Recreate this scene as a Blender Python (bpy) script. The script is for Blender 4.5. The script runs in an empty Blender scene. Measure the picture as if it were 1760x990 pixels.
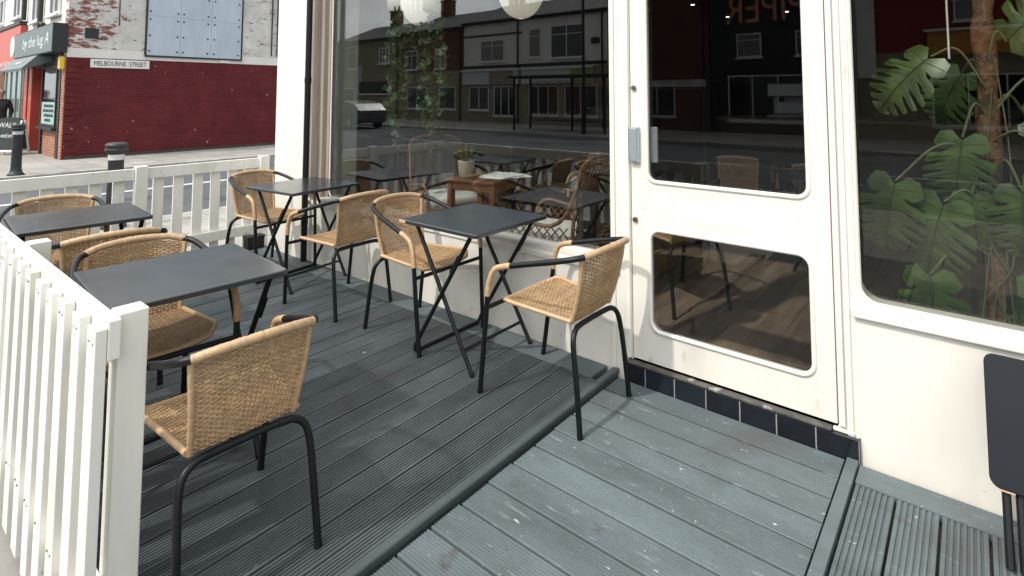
import bpy, bmesh, math, random
from mathutils import Vector, Matrix, noise
random.seed(7)
sc = bpy.context.scene
COL = sc.collection
PI = math.pi
R = math.radians

# ------------------------------------------------------------------ materials
def mat(name, base, rough=0.5, var=0.0, scale=8.0, bump=0.0, bscale=60.0, metal=0.0, spec=0.5,
        spots=None, island=0.0, stretch=None, emit=None):
    m = bpy.data.materials.new(name); m.use_nodes = True
    nt = m.node_tree; N = nt.nodes; L = nt.links
    b = N['Principled BSDF']
    b.inputs['Roughness'].default_value = rough
    b.inputs['Metallic'].default_value = metal
    b.inputs['Specular IOR Level'].default_value = spec
    b.inputs['Base Color'].default_value = (*base, 1)
    tc = N.new('ShaderNodeTexCoord'); src = tc.outputs['Object']
    if stretch:
        mp = N.new('ShaderNodeMapping'); mp.inputs['Scale'].default_value = stretch
        L.new(src, mp.inputs['Vector']); src = mp.outputs['Vector']
    cur = None
    if var > 0:
        nz = N.new('ShaderNodeTexNoise'); nz.inputs['Scale'].default_value = scale
        nz.inputs['Detail'].default_value = 6; nz.inputs['Roughness'].default_value = 0.62
        L.new(src, nz.inputs['Vector'])
        mr = N.new('ShaderNodeMapRange'); mr.inputs['From Min'].default_value = 0.3; mr.inputs['From Max'].default_value = 0.7
        mr.inputs['To Min'].default_value = 1 - var; mr.inputs['To Max'].default_value = 1 + var
        L.new(nz.outputs['Fac'], mr.inputs['Value'])
        mx = N.new('ShaderNodeMix'); mx.data_type = 'RGBA'; mx.blend_type = 'MULTIPLY'
        mx.inputs['Factor'].default_value = 1; mx.inputs['A'].default_value = (*base, 1)
        L.new(mr.outputs['Result'], mx.inputs['B']); cur = mx.outputs['Result']
        rr = N.new('ShaderNodeMapRange'); rr.inputs['To Min'].default_value = max(0.05, rough - 0.12); rr.inputs['To Max'].default_value = min(1, rough + 0.12)
        L.new(nz.outputs['Fac'], rr.inputs['Value']); L.new(rr.outputs['Result'], b.inputs['Roughness'])
    if island > 0:
        g = N.new('ShaderNodeNewGeometry')
        mr = N.new('ShaderNodeMapRange'); mr.inputs['To Min'].default_value = 1 - island; mr.inputs['To Max'].default_value = 1 + island
        L.new(g.outputs['Random Per Island'], mr.inputs['Value'])
        mx = N.new('ShaderNodeMix'); mx.data_type = 'RGBA'; mx.blend_type = 'MULTIPLY'; mx.inputs['Factor'].default_value = 1
        if cur: L.new(cur, mx.inputs['A'])
        else: mx.inputs['A'].default_value = (*base, 1)
        L.new(mr.outputs['Result'], mx.inputs['B']); cur = mx.outputs['Result']
    for sp in (spots or []):
        col, sscale, th, soft = sp[:4]
        st = sp[4] if len(sp) > 4 else None
        s2 = tc.outputs['Object']
        if st:
            mp = N.new('ShaderNodeMapping'); mp.inputs['Scale'].default_value = st
            L.new(s2, mp.inputs['Vector']); s2 = mp.outputs['Vector']
        nz = N.new('ShaderNodeTexNoise'); nz.inputs['Scale'].default_value = sscale; nz.inputs['Detail'].default_value = 4
        L.new(s2, nz.inputs['Vector'])
        mr = N.new('ShaderNodeMapRange'); mr.inputs['From Min'].default_value = th; mr.inputs['From Max'].default_value = th + soft
        L.new(nz.outputs['Fac'], mr.inputs['Value'])
        mx = N.new('ShaderNodeMix'); mx.data_type = 'RGBA'
        L.new(mr.outputs['Result'], mx.inputs['Factor'])
        if cur: L.new(cur, mx.inputs['A'])
        else: mx.inputs['A'].default_value = (*base, 1)
        mx.inputs['B'].default_value = (*col, 1); cur = mx.outputs['Result']
    if cur: L.new(cur, b.inputs['Base Color'])
    if bump > 0:
        nb = N.new('ShaderNodeTexNoise'); nb.inputs['Scale'].default_value = bscale; nb.inputs['Detail'].default_value = 5
        L.new(src, nb.inputs['Vector'])
        bp = N.new('ShaderNodeBump'); bp.inputs['Strength'].default_value = bump; bp.inputs['Distance'].default_value = 0.004
        L.new(nb.outputs['Fac'], bp.inputs['Height']); L.new(bp.outputs['Normal'], b.inputs['Normal'])
    if emit:
        b.inputs['Emission Color'].default_value = (*emit[:3], 1); b.inputs['Emission Strength'].default_value = emit[3]
    return m

def brick_mat(name, c1, c2, mortar, axis, bw=0.225, bh=0.075, paint=None, peel=0.5, peel_grad=None, bump=0.5, dirt=None):
    """axis 'YZ' for walls facing X, 'XZ' for walls facing Y. paint = colour of a flaking paint coat."""
    m = bpy.data.materials.new(name); m.use_nodes = True
    nt = m.node_tree; N = nt.nodes; L = nt.links; b = N['Principled BSDF']; b.inputs['Roughness'].default_value = 0.85
    b.inputs['Specular IOR Level'].default_value = 0.25
    g = N.new('ShaderNodeNewGeometry'); sx = N.new('ShaderNodeSeparateXYZ'); L.new(g.outputs['Position'], sx.inputs[0])
    cb = N.new('ShaderNodeCombineXYZ')
    L.new(sx.outputs['Y' if axis == 'YZ' else 'X'], cb.inputs['X']); L.new(sx.outputs['Z'], cb.inputs['Y'])
    br = N.new('ShaderNodeTexBrick'); br.inputs['Scale'].default_value = 1.0
    br.inputs['Brick Width'].default_value = bw; br.inputs['Row Height'].default_value = bh
    br.inputs['Mortar Size'].default_value = 0.008; br.inputs['Mortar Smooth'].default_value = 0.3
    br.inputs['Color1'].default_value = (*c1, 1); br.inputs['Color2'].default_value = (*c2, 1); br.inputs['Mortar'].default_value = (*mortar, 1)
    L.new(cb.outputs[0], br.inputs['Vector'])
    cur = br.outputs['Color']
    nz = N.new('ShaderNodeTexNoise'); nz.inputs['Scale'].default_value = 1.6; nz.inputs['Detail'].default_value = 7; nz.inputs['Roughness'].default_value = 0.7
    L.new(g.outputs['Position'], nz.inputs['Vector'])
    mr = N.new('ShaderNodeMapRange'); mr.inputs['From Min'].default_value = .3; mr.inputs['From Max'].default_value = .7
    mr.inputs['To Min'].default_value = .78; mr.inputs['To Max'].default_value = 1.2; L.new(nz.outputs['Fac'], mr.inputs['Value'])
    mx = N.new('ShaderNodeMix'); mx.data_type = 'RGBA'; mx.blend_type = 'MULTIPLY'; mx.inputs['Factor'].default_value = 1
    L.new(cur, mx.inputs['A']); L.new(mr.outputs['Result'], mx.inputs['B']); cur = mx.outputs['Result']
    if paint:
        mp = N.new('ShaderNodeMapping'); mp.inputs['Scale'].default_value = (1, 1.2, 3.4)
        L.new(g.outputs['Position'], mp.inputs['Vector'])
        n2 = N.new('ShaderNodeTexNoise'); n2.inputs['Scale'].default_value = 2.1; n2.inputs['Detail'].default_value = 9; n2.inputs['Roughness'].default_value = 0.72
        L.new(mp.outputs[0], n2.inputs['Vector'])
        val = n2.outputs['Fac']
        if peel_grad:   # worn more towards one end of the wall: (coordinate, from, to, amount)
            ax, a0, a1, amt = peel_grad
            mg = N.new('ShaderNodeMapRange'); mg.inputs['From Min'].default_value = a0; mg.inputs['From Max'].default_value = a1
            mg.inputs['To Min'].default_value = amt; mg.inputs['To Max'].default_value = 0
            L.new(sx.outputs[ax], mg.inputs['Value'])
            ad = N.new('ShaderNodeMath'); ad.operation = 'ADD'; L.new(val, ad.inputs[0]); L.new(mg.outputs['Result'], ad.inputs[1]); val = ad.outputs[0]
        mr2 = N.new('ShaderNodeMapRange'); mr2.inputs['From Min'].default_value = peel; mr2.inputs['From Max'].default_value = peel + .03
        L.new(val, mr2.inputs['Value'])
        mx2 = N.new('ShaderNodeMix'); mx2.data_type = 'RGBA'
        L.new(mr2.outputs['Result'], mx2.inputs['Factor'])
        mp2 = N.new('ShaderNodeMix'); mp2.data_type = 'RGBA'; mp2.blend_type = 'MULTIPLY'; mp2.inputs['Factor'].default_value = 1
        mp2.inputs['A'].default_value = (*paint, 1); L.new(mr.outputs['Result'], mp2.inputs['B'])
        L.new(mp2.outputs['Result'], mx2.inputs['A']); L.new(cur, mx2.inputs['B']); cur = mx2.outputs['Result']
    if dirt:
        n3 = N.new('ShaderNodeTexNoise'); n3.inputs['Scale'].default_value = dirt[1]; n3.inputs['Detail'].default_value = 5
        L.new(g.outputs['Position'], n3.inputs['Vector'])
        m3 = N.new('ShaderNodeMapRange'); m3.inputs['From Min'].default_value = dirt[2]; m3.inputs['From Max'].default_value = dirt[2] + .02
        L.new(n3.outputs['Fac'], m3.inputs['Value'])
        mx3 = N.new('ShaderNodeMix'); mx3.data_type = 'RGBA'; L.new(m3.outputs['Result'], mx3.inputs['Factor'])
        L.new(cur, mx3.inputs['A']); mx3.inputs['B'].default_value = (*dirt[0], 1); cur = mx3.outputs['Result']
    L.new(cur, b.inputs['Base Color'])
    bp = N.new('ShaderNodeBump'); bp.inputs['Strength'].default_value = bump; bp.inputs['Distance'].default_value = 0.01; bp.invert = True
    L.new(br.outputs['Fac'], bp.inputs['Height']); L.new(bp.outputs['Normal'], b.inputs['Normal'])
    return m

def glass_mat(name, tint=(0.93, 0.95, 0.94), f0=0.05, dirt=0.0):
    m = bpy.data.materials.new(name); m.use_nodes = True
    nt = m.node_tree; N = nt.nodes; L = nt.links
    N.remove(N['Principled BSDF']); out = N['Material Output']
    g = N.new('ShaderNodeNewGeometry')
    dp = N.new('ShaderNodeVectorMath'); dp.operation = 'DOT_PRODUCT'
    L.new(g.outputs['Incoming'], dp.inputs[0]); L.new(g.outputs['Normal'], dp.inputs[1])
    ab = N.new('ShaderNodeMath'); ab.operation = 'ABSOLUTE'; L.new(dp.outputs['Value'], ab.inputs[0])
    om = N.new('ShaderNodeMath'); om.operation = 'SUBTRACT'; om.inputs[0].default_value = 1; L.new(ab.outputs[0], om.inputs[1])
    pw = N.new('ShaderNodeMath'); pw.operation = 'POWER'; pw.inputs[1].default_value = 5; L.new(om.outputs[0], pw.inputs[0])
    mr = N.new('ShaderNodeMapRange'); mr.inputs['To Min'].default_value = f0; mr.inputs['To Max'].default_value = 1; L.new(pw.outputs[0], mr.inputs['Value'])
    t = N.new('ShaderNodeBsdfTransparent'); t.inputs['Color'].default_value = (*tint, 1)
    gl = N.new('ShaderNodeBsdfGlossy'); gl.inputs['Roughness'].default_value = 0.0
    mx = N.new('ShaderNodeMixShader'); L.new(mr.outputs['Result'], mx.inputs[0]); L.new(t.outputs[0], mx.inputs[1]); L.new(gl.outputs[0], mx.inputs[2])
    L.new(mx.outputs[0], out.inputs['Surface'])
    return m

def per_object(m, amt):
    """each copied thing gets its own slight fading"""
    nt = m.node_tree; b = nt.nodes['Principled BSDF']; lk = b.inputs['Base Color'].links[0]; src = lk.from_socket
    oi = nt.nodes.new('ShaderNodeObjectInfo'); mr = nt.nodes.new('ShaderNodeMapRange'); mr.inputs['To Min'].default_value = 1 - amt; mr.inputs['To Max'].default_value = 1 + amt
    nt.links.new(oi.outputs['Random'], mr.inputs['Value']); mx = nt.nodes.new('ShaderNodeMix'); mx.data_type = 'RGBA'; mx.blend_type = 'MULTIPLY'; mx.inputs['Factor'].default_value = 1
    nt.links.new(src, mx.inputs['A']); nt.links.new(mr.outputs['Result'], mx.inputs['B']); nt.links.new(mx.outputs['Result'], b.inputs['Base Color'])
M = {}
M['paint'] = mat('cream_paint', (0.80, 0.765, 0.69), 0.42, 0.03, 3.0, 0.10, 25)
M['paint_aged'] = mat('cream_paint_aged', (0.79, 0.75, 0.675), 0.45, 0.06, 1.6, 0.35, 14, stretch=(1.6, 1, 0.5),
                      spots=[((0.69, 0.655, 0.575), 4.0, 0.54, 0.25, (1, 1, .35)), ((0.60, 0.53, 0.43), 9.0, 0.68, 0.06, (1, 1, .4)), ((0.42, 0.37, 0.31), 26.0, 0.72, 0.04, (.6, 1, 1))])
M['fence'] = mat('white_fence_paint', (0.79, 0.775, 0.715), 0.5, 0.07, 6.0, 0.45, 40, stretch=(1, 1, 0.15), island=0.04,
                 spots=[((0.66, 0.63, 0.55), 7.0, 0.60, 0.12, (1, 1, .2)), ((0.42, 0.38, 0.31), 30.0, 0.71, 0.03, (1, 1, .5))])
M['reveal'] = mat('stained_frame_wood', (0.37, 0.31, 0.265), 0.5, 0.16, 6, 0.2, 40, stretch=(6, 6, 0.6))
M['inner'] = mat('pale_green_plaster', (0.42, 0.45, 0.39), 0.7, 0.06, 3)
M['deckL'] = mat('charcoal_deck_paint', (0.066, 0.079, 0.084), 0.58, 0.30, 7, 0.3, 90, island=0.16, stretch=(1, 0.35, 1), spec=0.4,
                 spots=[((0.058, 0.056, 0.056), 3.1, 0.58, 0.14), ((0.45, 0.46, 0.45), 34, 0.735, 0.03, (1, 0.4, 1))])
M['deckR'] = mat('grey_green_deck_paint', (0.108, 0.133, 0.140), 0.58, 0.24, 5, 0.3, 90, island=0.13, stretch=(0.35, 1, 1), spec=0.4,
                 spots=[((0.085, 0.094, 0.096), 2.0, 0.54, 0.16), ((0.52, 0.55, 0.54), 26, 0.725, 0.03, (0.6, 1.3, 1)), ((0.23, 0.255, 0.26), 40, 0.645, 0.12, (0.25, 1, 1)), ((0.55, 0.57, 0.56), 60, 0.725, 0.03), ((0.085, 0.082, 0.078), 9, 0.68, 0.08), ((0.03, 0.035, 0.035), 40, 0.75, 0.02)])
M['strip'] = mat('deck_border_paint', (0.085, 0.105, 0.11), 0.6, 0.2, 8, 0.3, 80, stretch=(0.4, 1, 1),
                 spots=[((0.55, 0.55, 0.52), 30, 0.76, 0.012)])
M['nosing'] = mat('nosing_paint', (0.062, 0.078, 0.081), 0.55, 0.22, 8, 0.3, 80, stretch=(1, .3, 1))
M['black'] = mat('black_powder_coat', (0.006, 0.007, 0.0085), 0.38, 0.15, 20, spec=0.32)
M['table'] = mat('black_table_enamel', (0.017, 0.024, 0.030), 0.21, 0.12, 4, spec=0.9, spots=[((0.032, 0.038, 0.043), 5.0, 0.60, 0.1), ((0.075, 0.08, 0.085), 46, 0.73, 0.04, (1, .2, 1))])
M['wicker'] = mat('tan_wicker', (0.375, 0.243, 0.128), 0.48, 0.22, 26, 0.2, 160, island=0.22)
per_object(M['wicker'], .14)
M['wrap'] = mat('tan_wrap', (0.49, 0.325, 0.178), 0.45, 0.14, 40, 0.15, 200)
M['worn'] = mat('bare_wood_edge', (0.55, 0.36, 0.22), 0.6, 0.15, 30)
M['tile'] = mat('black_glazed_tile', (0.012, 0.015, 0.021), 0.16, 0.25, 15, 0.05, 30, island=0.3,
                spots=[((0.18, 0.18, 0.17), 26, 0.72, 0.03)])
M['grout'] = mat('grey_grout', (0.30, 0.29, 0.27), 0.9, 0.15, 30)
M['steptop'] = mat('grimy_step', (0.09, 0.083, 0.075), 0.85, 0.5, 18, 0.6, 40, spots=[((0.35, 0.33, 0.3), 16, 0.6, 0.08)])
M['alu'] = mat('brushed_aluminium', (0.45, 0.50, 0.55), 0.38, 0.1, 30, metal=0.6, stretch=(1, 1, 8))
M['brass'] = mat('dull_steel', (0.25, 0.24, 0.22), 0.35, metal=0.9)
M['chrome'] = mat('steel', (0.5, 0.5, 0.5), 0.25, metal=1.0)
M['glass'] = glass_mat('window_glass', (0.90, 0.92, 0.91), f0=0.10)
M['glassR'] = glass_mat('right_window_glass', (0.86, 0.87, 0.86), f0=0.05)
M['doorglass'] = glass_mat('door_glass', (0.88, 0.88, 0.87), f0=0.045)
M['curtain'] = mat('net_curtained_glass', (0.16, 0.155, 0.145), 0.12, 0.35, 5, stretch=(8, 8, .4), spec=0.8)
M['hglass'] = mat('house_window_glass', (0.02, 0.024, 0.028), 0.06, spec=0.8)
M['pavement'] = brick_mat('paving_slabs', (0.30, 0.285, 0.26), (0.36, 0.34, 0.31), (0.16, 0.15, 0.14), 'YZ', 0.6, 0.6, bump=0.3)
M['asphalt'] = mat('asphalt', (0.085, 0.092, 0.10), 0.85, 0.22, 2.0, 0.6, 120, spots=[((0.05, 0.05, 0.05), 0.5, 0.6, 0.05)])
M['kerb'] = mat('kerb_stone', (0.36, 0.35, 0.32), 0.85, 0.2, 6, 0.4, 60, island=0.12)
M['line'] = mat('road_paint', (0.68, 0.68, 0.66), 0.7, 0.2, 12)
M['ramp'] = M['deckR']

# paving pattern needs horizontal coordinates
def flat_slab():
    m = M['pavement']; nt = m.node_tree
    for n in nt.nodes:
        if n.type == 'COMBXYZ':
            for l in list(n.inputs['Y'].links): nt.links.remove(l)
            for l in list(n.inputs['X'].links): nt.links.remove(l)
            sx = [k for k in nt.nodes if k.type == 'SEPXYZ'][0]
            nt.links.new(sx.outputs['X'], n.inputs['X']); nt.links.new(sx.outputs['Y'], n.inputs['Y'])
flat_slab()

# ------------------------------------------------------------------ mesh helper
class MB:
    def __init__(s): s.v = []; s.f = []; s.mi = []; s.sm = []
    def add(s, vs, fs, m=0, smooth=False):
        o = len(s.v); s.v += [tuple(p) for p in vs]
        for f in fs: s.f.append([i + o for i in f]); s.mi.append(m); s.sm.append(smooth)
        return s
    def box(s, x0, x1, y0, y1, z0, z1, m=0):
        vs = [(x0, y0, z0), (x1, y0, z0), (x1, y1, z0), (x0, y1, z0), (x0, y0, z1), (x1, y0, z1), (x1, y1, z1), (x0, y1, z1)]
        return s.add(vs, [(0, 3, 2, 1), (4, 5, 6, 7), (0, 1, 5, 4), (1, 2, 6, 5), (2, 3, 7, 6), (3, 0, 4, 7)], m)
    def obox(s, mtx, sx, sy, sz, m=0):
        vs = [mtx @ Vector((a * sx / 2, b * sy / 2, c * sz / 2)) for c in (-1, 1) for a, b in ((-1, -1), (1, -1), (1, 1), (-1, 1))]
        return s.add(vs, [(0, 3, 2, 1), (4, 5, 6, 7), (0, 1, 5, 4), (1, 2, 6, 5), (2, 3, 7, 6), (3, 0, 4, 7)], m)
    def tube(s, pts, r, n=10, m=0, cap=True, rad=None, flat=None):
        pts = [Vector(p) for p in pts]; k = len(pts); rings = []
        t0 = (pts[1] - pts[0]).normalized()
        ref = Vector((0, 0, 1)) if abs(t0.z) < 0.9 else Vector((1, 0, 0))
        nrm = (ref - t0 * ref.dot(t0)).normalized()
        for i in range(k):
            t = (pts[min(i + 1, k - 1)] - pts[max(i - 1, 0)]).normalized()
            nrm = (nrm - t * nrm.dot(t)).normalized(); bn = t.cross(nrm)
            rr = rad[i] if rad else r
            rings.append([pts[i] + (nrm * math.cos(2 * PI * j / n) + bn * math.sin(2 * PI * j / n)) * rr for j in range(n)])
        vs = [p for rg in rings for p in rg]; fs = []
        for i in range(k - 1):
            for j in range(n):
                a = i * n + j; b = i * n + (j + 1) % n
                fs.append((a, b, b + n, a + n))
        s.add(vs, fs, m, True)
        if cap:
            s.add(rings[0], [tuple(reversed(range(n)))], m); s.add(rings[-1], [tuple(range(n))], m)
        return s
    def lathe(s, prof, n=20, m=0, c=(0, 0, 0), smooth=True):
        vs = []; fs = []
        for (r, z) in prof:
            for j in range(n): vs.append((c[0] + r * math.cos(2 * PI * j / n), c[1] + r * math.sin(2 * PI * j / n), c[2] + z))
        for i in range(len(prof) - 1):
            for j in range(n):
                a = i * n + j; b = i * n + (j + 1) % n; fs.append((a, b, b + n, a + n))
        s.add(vs, fs, m, smooth)
        s.add(vs[:n], [tuple(reversed(range(n)))], m); s.add(vs[-n:], [tuple(range(n))], m)
        return s
    def extr(s, prof, a, b, axis='Y', m=0, smooth=False):
        """prof: closed polygon of (p, z); axis 'Y': p = x, runs along y from a to b; 'X': p = y, runs along x."""
        n = len(prof)
        def P(p, z, t): return (p, t, z) if axis == 'Y' else (t, p, z)
        vs = [P(p, z, a) for p, z in prof] + [P(p, z, b) for p, z in prof]
        fs = [(i, (i + 1) % n, (i + 1) % n + n, i + n) for i in range(n)]
        fs += [tuple(reversed(range(n))), tuple(range(n, 2 * n))]
        return s.add(vs, fs, m, smooth)
    def build(s, name, mats, parent=None, world=True, bevel=0.0, seg=2, recalc=True):
        me = bpy.data.meshes.new(name)
        vs = s.v
        if parent is not None and world:
            L = parent.location; vs = [(p[0] - L.x, p[1] - L.y, p[2] - L.z) for p in vs]
        me.from_pydata(vs, [], s.f)
        if not isinstance(mats, (list, tuple)): mats = [mats]
        for mm in mats: me.materials.append(mm)
        me.polygons.foreach_set('material_index', s.mi); me.polygons.foreach_set('use_smooth', s.sm)
        if recalc:
            bm = bmesh.new(); bm.from_mesh(me); bmesh.ops.recalc_face_normals(bm, faces=bm.faces); bm.to_mesh(me); bm.free()
        me.update()
        o = bpy.data.objects.new(name, me); COL.objects.link(o)
        if parent is not None: o.parent = parent
        if bevel > 0:
            md = o.modifiers.new('edge', 'BEVEL'); md.width = bevel; md.segments = seg; md.limit_method = 'ANGLE'; md.angle_limit = R(40)
            md.harden_normals = False
        return o

def tag(o, label=None, cat=None, group=None, kind=None):
    if label: o['label'] = label
    if cat: o['category'] = cat
    if group: o['group'] = group
    if kind: o['kind'] = kind
    return o
def thing(name, label, cat, loc=(0, 0, 0), rz=0.0, group=None, kind=None):
    o = bpy.data.objects.new(name, None); COL.objects.link(o); o.empty_display_size = 0.2
    o.location = loc; o.rotation_euler = (0, 0, rz)
    return tag(o, label, cat, group, kind)
KIDS = {}
def copy_tree(o, parent=None):
    c = o.copy(); COL.objects.link(c)
    if parent is not None: c.parent = parent
    for ch in [k for k in bpy.data.objects if k.parent == o]: copy_tree(ch, c)
    return c
def spline(P, n=8):
    P = [Vector(p) for p in P]; Q = [P[0] * 2 - P[1]] + P + [P[-1] * 2 - P[-2]]; out = []
    for i in range(1, len(Q) - 2):
        for k in range(n):
            t = k / n; a, b, c, d = Q[i - 1], Q[i], Q[i + 1], Q[i + 2]
            out.append(0.5 * ((2 * b) + (c - a) * t + (2 * a - 5 * b + 4 * c - d) * t * t + (3 * b - a - 3 * c + d) * t ** 3))
    out.append(P[-1]); return out
def rrect(x0, x1, z0, z1, r, n=6, corners=(1, 1, 1, 1)):
    out = []
    for (cx, cz, a0, on) in ((x1 - r, z0 + r, -90, corners[0]), (x1 - r, z1 - r, 0, corners[1]), (x0 + r, z1 - r, 90, corners[2]), (x0 + r, z0 + r, 180, corners[3])):
        if on:
            for k in range(n + 1):
                a = R(a0 + 90 * k / n); out.append((cx + r * math.cos(a), cz + r * math.sin(a)))
        else:
            sx = 1 if a0 in (-90, 0) else -1; sz = 1 if a0 in (0, 90) else -1
            out.append((cx + sx * r, cz + sz * r))
    return out
def plate(mb, outer, holes, y0, y1, m=0):
    """flat plate in the XZ plane with holes, from y0 to y1"""
    bm = bmesh.new(); edges = []; loops = [outer] + holes
    for lp in loops:
        vs = [bm.verts.new((x, y0, z)) for x, z in lp]
        for i in range(len(vs)): edges.append(bm.edges.new((vs[i], vs[(i + 1) % len(vs)])))
    bmesh.ops.triangle_fill(bm, use_beauty=True, use_dissolve=False, edges=edges)
    bm.verts.index_update()
    vs = [v.co.copy() for v in bm.verts]; fs = [[v.index for v in f.verts] for f in bm.faces]; n = len(vs)
    mb.add(vs + [Vector((v.x, y1, v.z)) for v in vs], fs + [[i + n for i in reversed(f)] for f in fs], m)
    o = 0
    allv = vs
    off = len(mb.v) - 2 * n
    for lp in loops:
        k = len(lp)
        for i in range(k):
            a = o + i; b = o + (i + 1) % k
            mb.f.append([off + a, off + b, off + b + n, off + a + n]); mb.mi.append(m); mb.sm.append(False)
        o += k
    bm.free(); return mb
def text_obj(body, size, mtx, material, name, parent, ext=0.004, width=None, align='CENTER', shear=0.0):
    cu = bpy.data.curves.new(name, 'FONT'); cu.body = body; cu.size = size; cu.align_x = align; cu.align_y = 'CENTER'
    cu.extrude = ext; cu.shear = shear; cu.resolution_u = 3
    tmp = bpy.data.objects.new(name + '_src', cu); COL.objects.link(tmp)
    dg = bpy.context.evaluated_depsgraph_get(); me = bpy.data.meshes.new_from_object(tmp.evaluated_get(dg))
    bpy.data.objects.remove(tmp); bpy.data.curves.remove(cu)
    if width:
        xs = [v.co.x for v in me.vertices]; w = max(xs) - min(xs)
        for v in me.vertices: v.co.x *= width / w
    me.transform(mtx)
    if parent is not None: me.transform(Matrix.Translation(-parent.location))
    me.materials.clear(); me.materials.append(material)
    o = bpy.data.objects.new(name, me); COL.objects.link(o); o.parent = parent
    return o
def face_mtx(loc, facing):
    ax = {'+X': ((0, 1, 0), (0, 0, 1), (1, 0, 0)), '-Y': ((1, 0, 0), (0, 0, 1), (0, -1, 0)), '+Y': ((-1, 0, 0), (0, 0, 1), (0, 1, 0))}[facing]
    m = Matrix.Identity(4)
    for i in range(3):
        for j in range(3): m[j][i] = ax[i][j]
    m.translation = Vector(loc); return m

# ------------------------------------------------------------------ ground, roads, decks
GZ = -0.20           # pavement level, the deck top is 0
g = MB().add([(-400, -400, 0), (400, -400, 0), (400, 400, 0), (-400, 400, 0)], [(0, 1, 2, 3)])
o = g.build('ground', mat('far_ground', (0.10, 0.10, 0.095), 0.9, 0.2, 0.1)); o.location.z = GZ - 0.16; tag(o, kind='structure')
rd = MB()
rd.box(-120, 80, -15.6, -6.4, GZ - 0.14, GZ - 0.10)
rd.box(-13.3, -7.0, -6.4, 60, GZ - 0.14, GZ - 0.10)
tag(rd.build('road', M['asphalt']), kind='structure')
ln = MB()
for k in range(-30, 20): ln.box(k * 4.0, k * 4.0 + 2.2, -11.05, -10.95, GZ - 0.099, GZ - 0.096)
ln.box(-10.35, -10.23, -5.6, 40, GZ - 0.099, GZ - 0.096)
for dx in (-7.25, -7.45): ln.box(dx, dx + 0.05, -5.0, 40, GZ - 0.099, GZ - 0.096)
tag(ln.build('road_markings', M['line']), kind='structure')
pv = MB()
pv.box(-7.0 + 0.13, 80, -6.27, 30, GZ - 0.14, GZ)
pv.box(-120, -13.3 - 0.13, -6.27, 40, GZ - 0.14, GZ)
pv.box(-120, 80, -40, -15.73, GZ - 0.14, GZ)
tag(pv.build('pavement', M['pavement']), kind='structure')
kb = MB()
def kerb_run(x0, x1, y0, y1):
    if abs(x1 - x0) > abs(y1 - y0):
        k = x0
        while k < x1: kb.box(k, min(k + 0.9, x1) - 0.008, y0, y1, GZ - 0.14, GZ + 0.004); k += 0.9
    else:
        k = y0
        while k < y1: kb.box(x0, x1, k, min(k + 0.9, y1) - 0.008, GZ - 0.14, GZ + 0.004); k += 0.9
kerb_run(-7.0, -6.87, -6.27, 30); kerb_run(-7.0, 40, -6.40, -6.27); kerb_run(-13.43, -13.3, -6.27, 40)
kerb_run(-90, -13.3, -6.40, -6.27); kerb_run(-90, 40, -15.73, -15.6)
tag(kb.build('kerb', M['kerb'], bevel=0.012), kind='structure')

def board_profile(w, ribs, depth, x0, z0=0.0, th=0.026):
    p = w / ribs; pts = [(x0, z0 - .002), (x0 + .0015, z0)]
    for k in range(ribs):
        a = x0 + k * p
        if k: pts.append((a + p * 0.22, z0))
        pts.append((a + p * 0.74, z0))
        if k < ribs - 1: pts += [(a + p * 0.84, z0 - depth), (a + p * 1.12, z0 - depth)]
    return pts + [(x0 + w - .0015, z0), (x0 + w, z0 - .002), (x0 + w, z0 - th), (x0, z0 - th)]
dk = MB(); rr = random.Random(3)
x = -0.108
while x > -3.72:
    dk.extr(board_profile(0.1160, 9, 0.0050 if x > -0.55 else max(.0016, .0050 + (x + .55) * .0035), x - 0.1160, rr.uniform(-.0012, .0012)), -2.06 + rr.uniform(-.004, .004), -0.176, 'Y'); x -= 0.1255
dk.extr(board_profile(0.0740, 6, 0.0055, -0.1005), -2.5, -0.176, 'Y')
for k in range(5): dk.box(-3.80, 0.0, -2.0 + k * 0.42, -1.94 + k * 0.42, GZ + 0.004, -0.027)       # joists
tag(dk.build('deck', M['deckL'], recalc=True), kind='structure')
# rounded nosing and border strip along the wall
ns = MB()
prof = [(-0.0225, -0.002), (-0.021, 0.002), (-0.001, 0.003)] + [(0.001 + 0.010 * math.sin(R(a)), -0.007 + 0.010 * math.cos(R(a))) for a in range(10, 95, 14)] + [(0.009, -0.024), (0.004, -0.026), (0.004, -0.050), (-0.0225, -0.050)]
ns.extr(prof, -2.5, -0.004, 'Y')
tag(ns.build('deck_nosing', M['nosing']), kind='structure')
st = MB()
st.extr(board_profile(0.155, 14, 0.0012, -0.172, 0.002), -3.72, -0.054, 'X')
tag(st.build('deck_border', M['strip']), kind='structure')
# lower deck in front of the door: boards run along the wall
LZ = -0.027
d2 = MB(); y = -0.034; k = 0
while y > -3.0:
    d2.extr(board_profile(0.1275, 11, 0.0022 if k < 3 else 0.0034, y - 0.132, LZ + rr.uniform(-.001, .001)), 0.021 + rr.uniform(0, .006), 1.030, 'X'); y -= 0.1385; k += 1
for k in range(4): d2.box(0.04 + k * 0.3, 0.09 + k * 0.3, -2.6, -0.04, GZ + 0.004, LZ - 0.027)
tag(d2.build('lower_deck', M['deckR']), kind='structure')
d3 = MB()
d3.box(1.040, 1.078, -2.6, -0.036, GZ + 0.004, LZ + 0.012)
d3.extr(board_profile(0.118, 10, 0.0012, -0.156, LZ + 0.001), 1.084, 2.6, 'X')
xx = 1.086
while xx < 2.6:
    d3.extr(board_profile(0.120, 7, 0.0060, xx, LZ - 0.002), -2.6, -0.160, 'Y'); xx += 0.1285
tag(d3.build('ramp_deck', M['ramp'], bevel=0.0), kind='structure')

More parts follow.
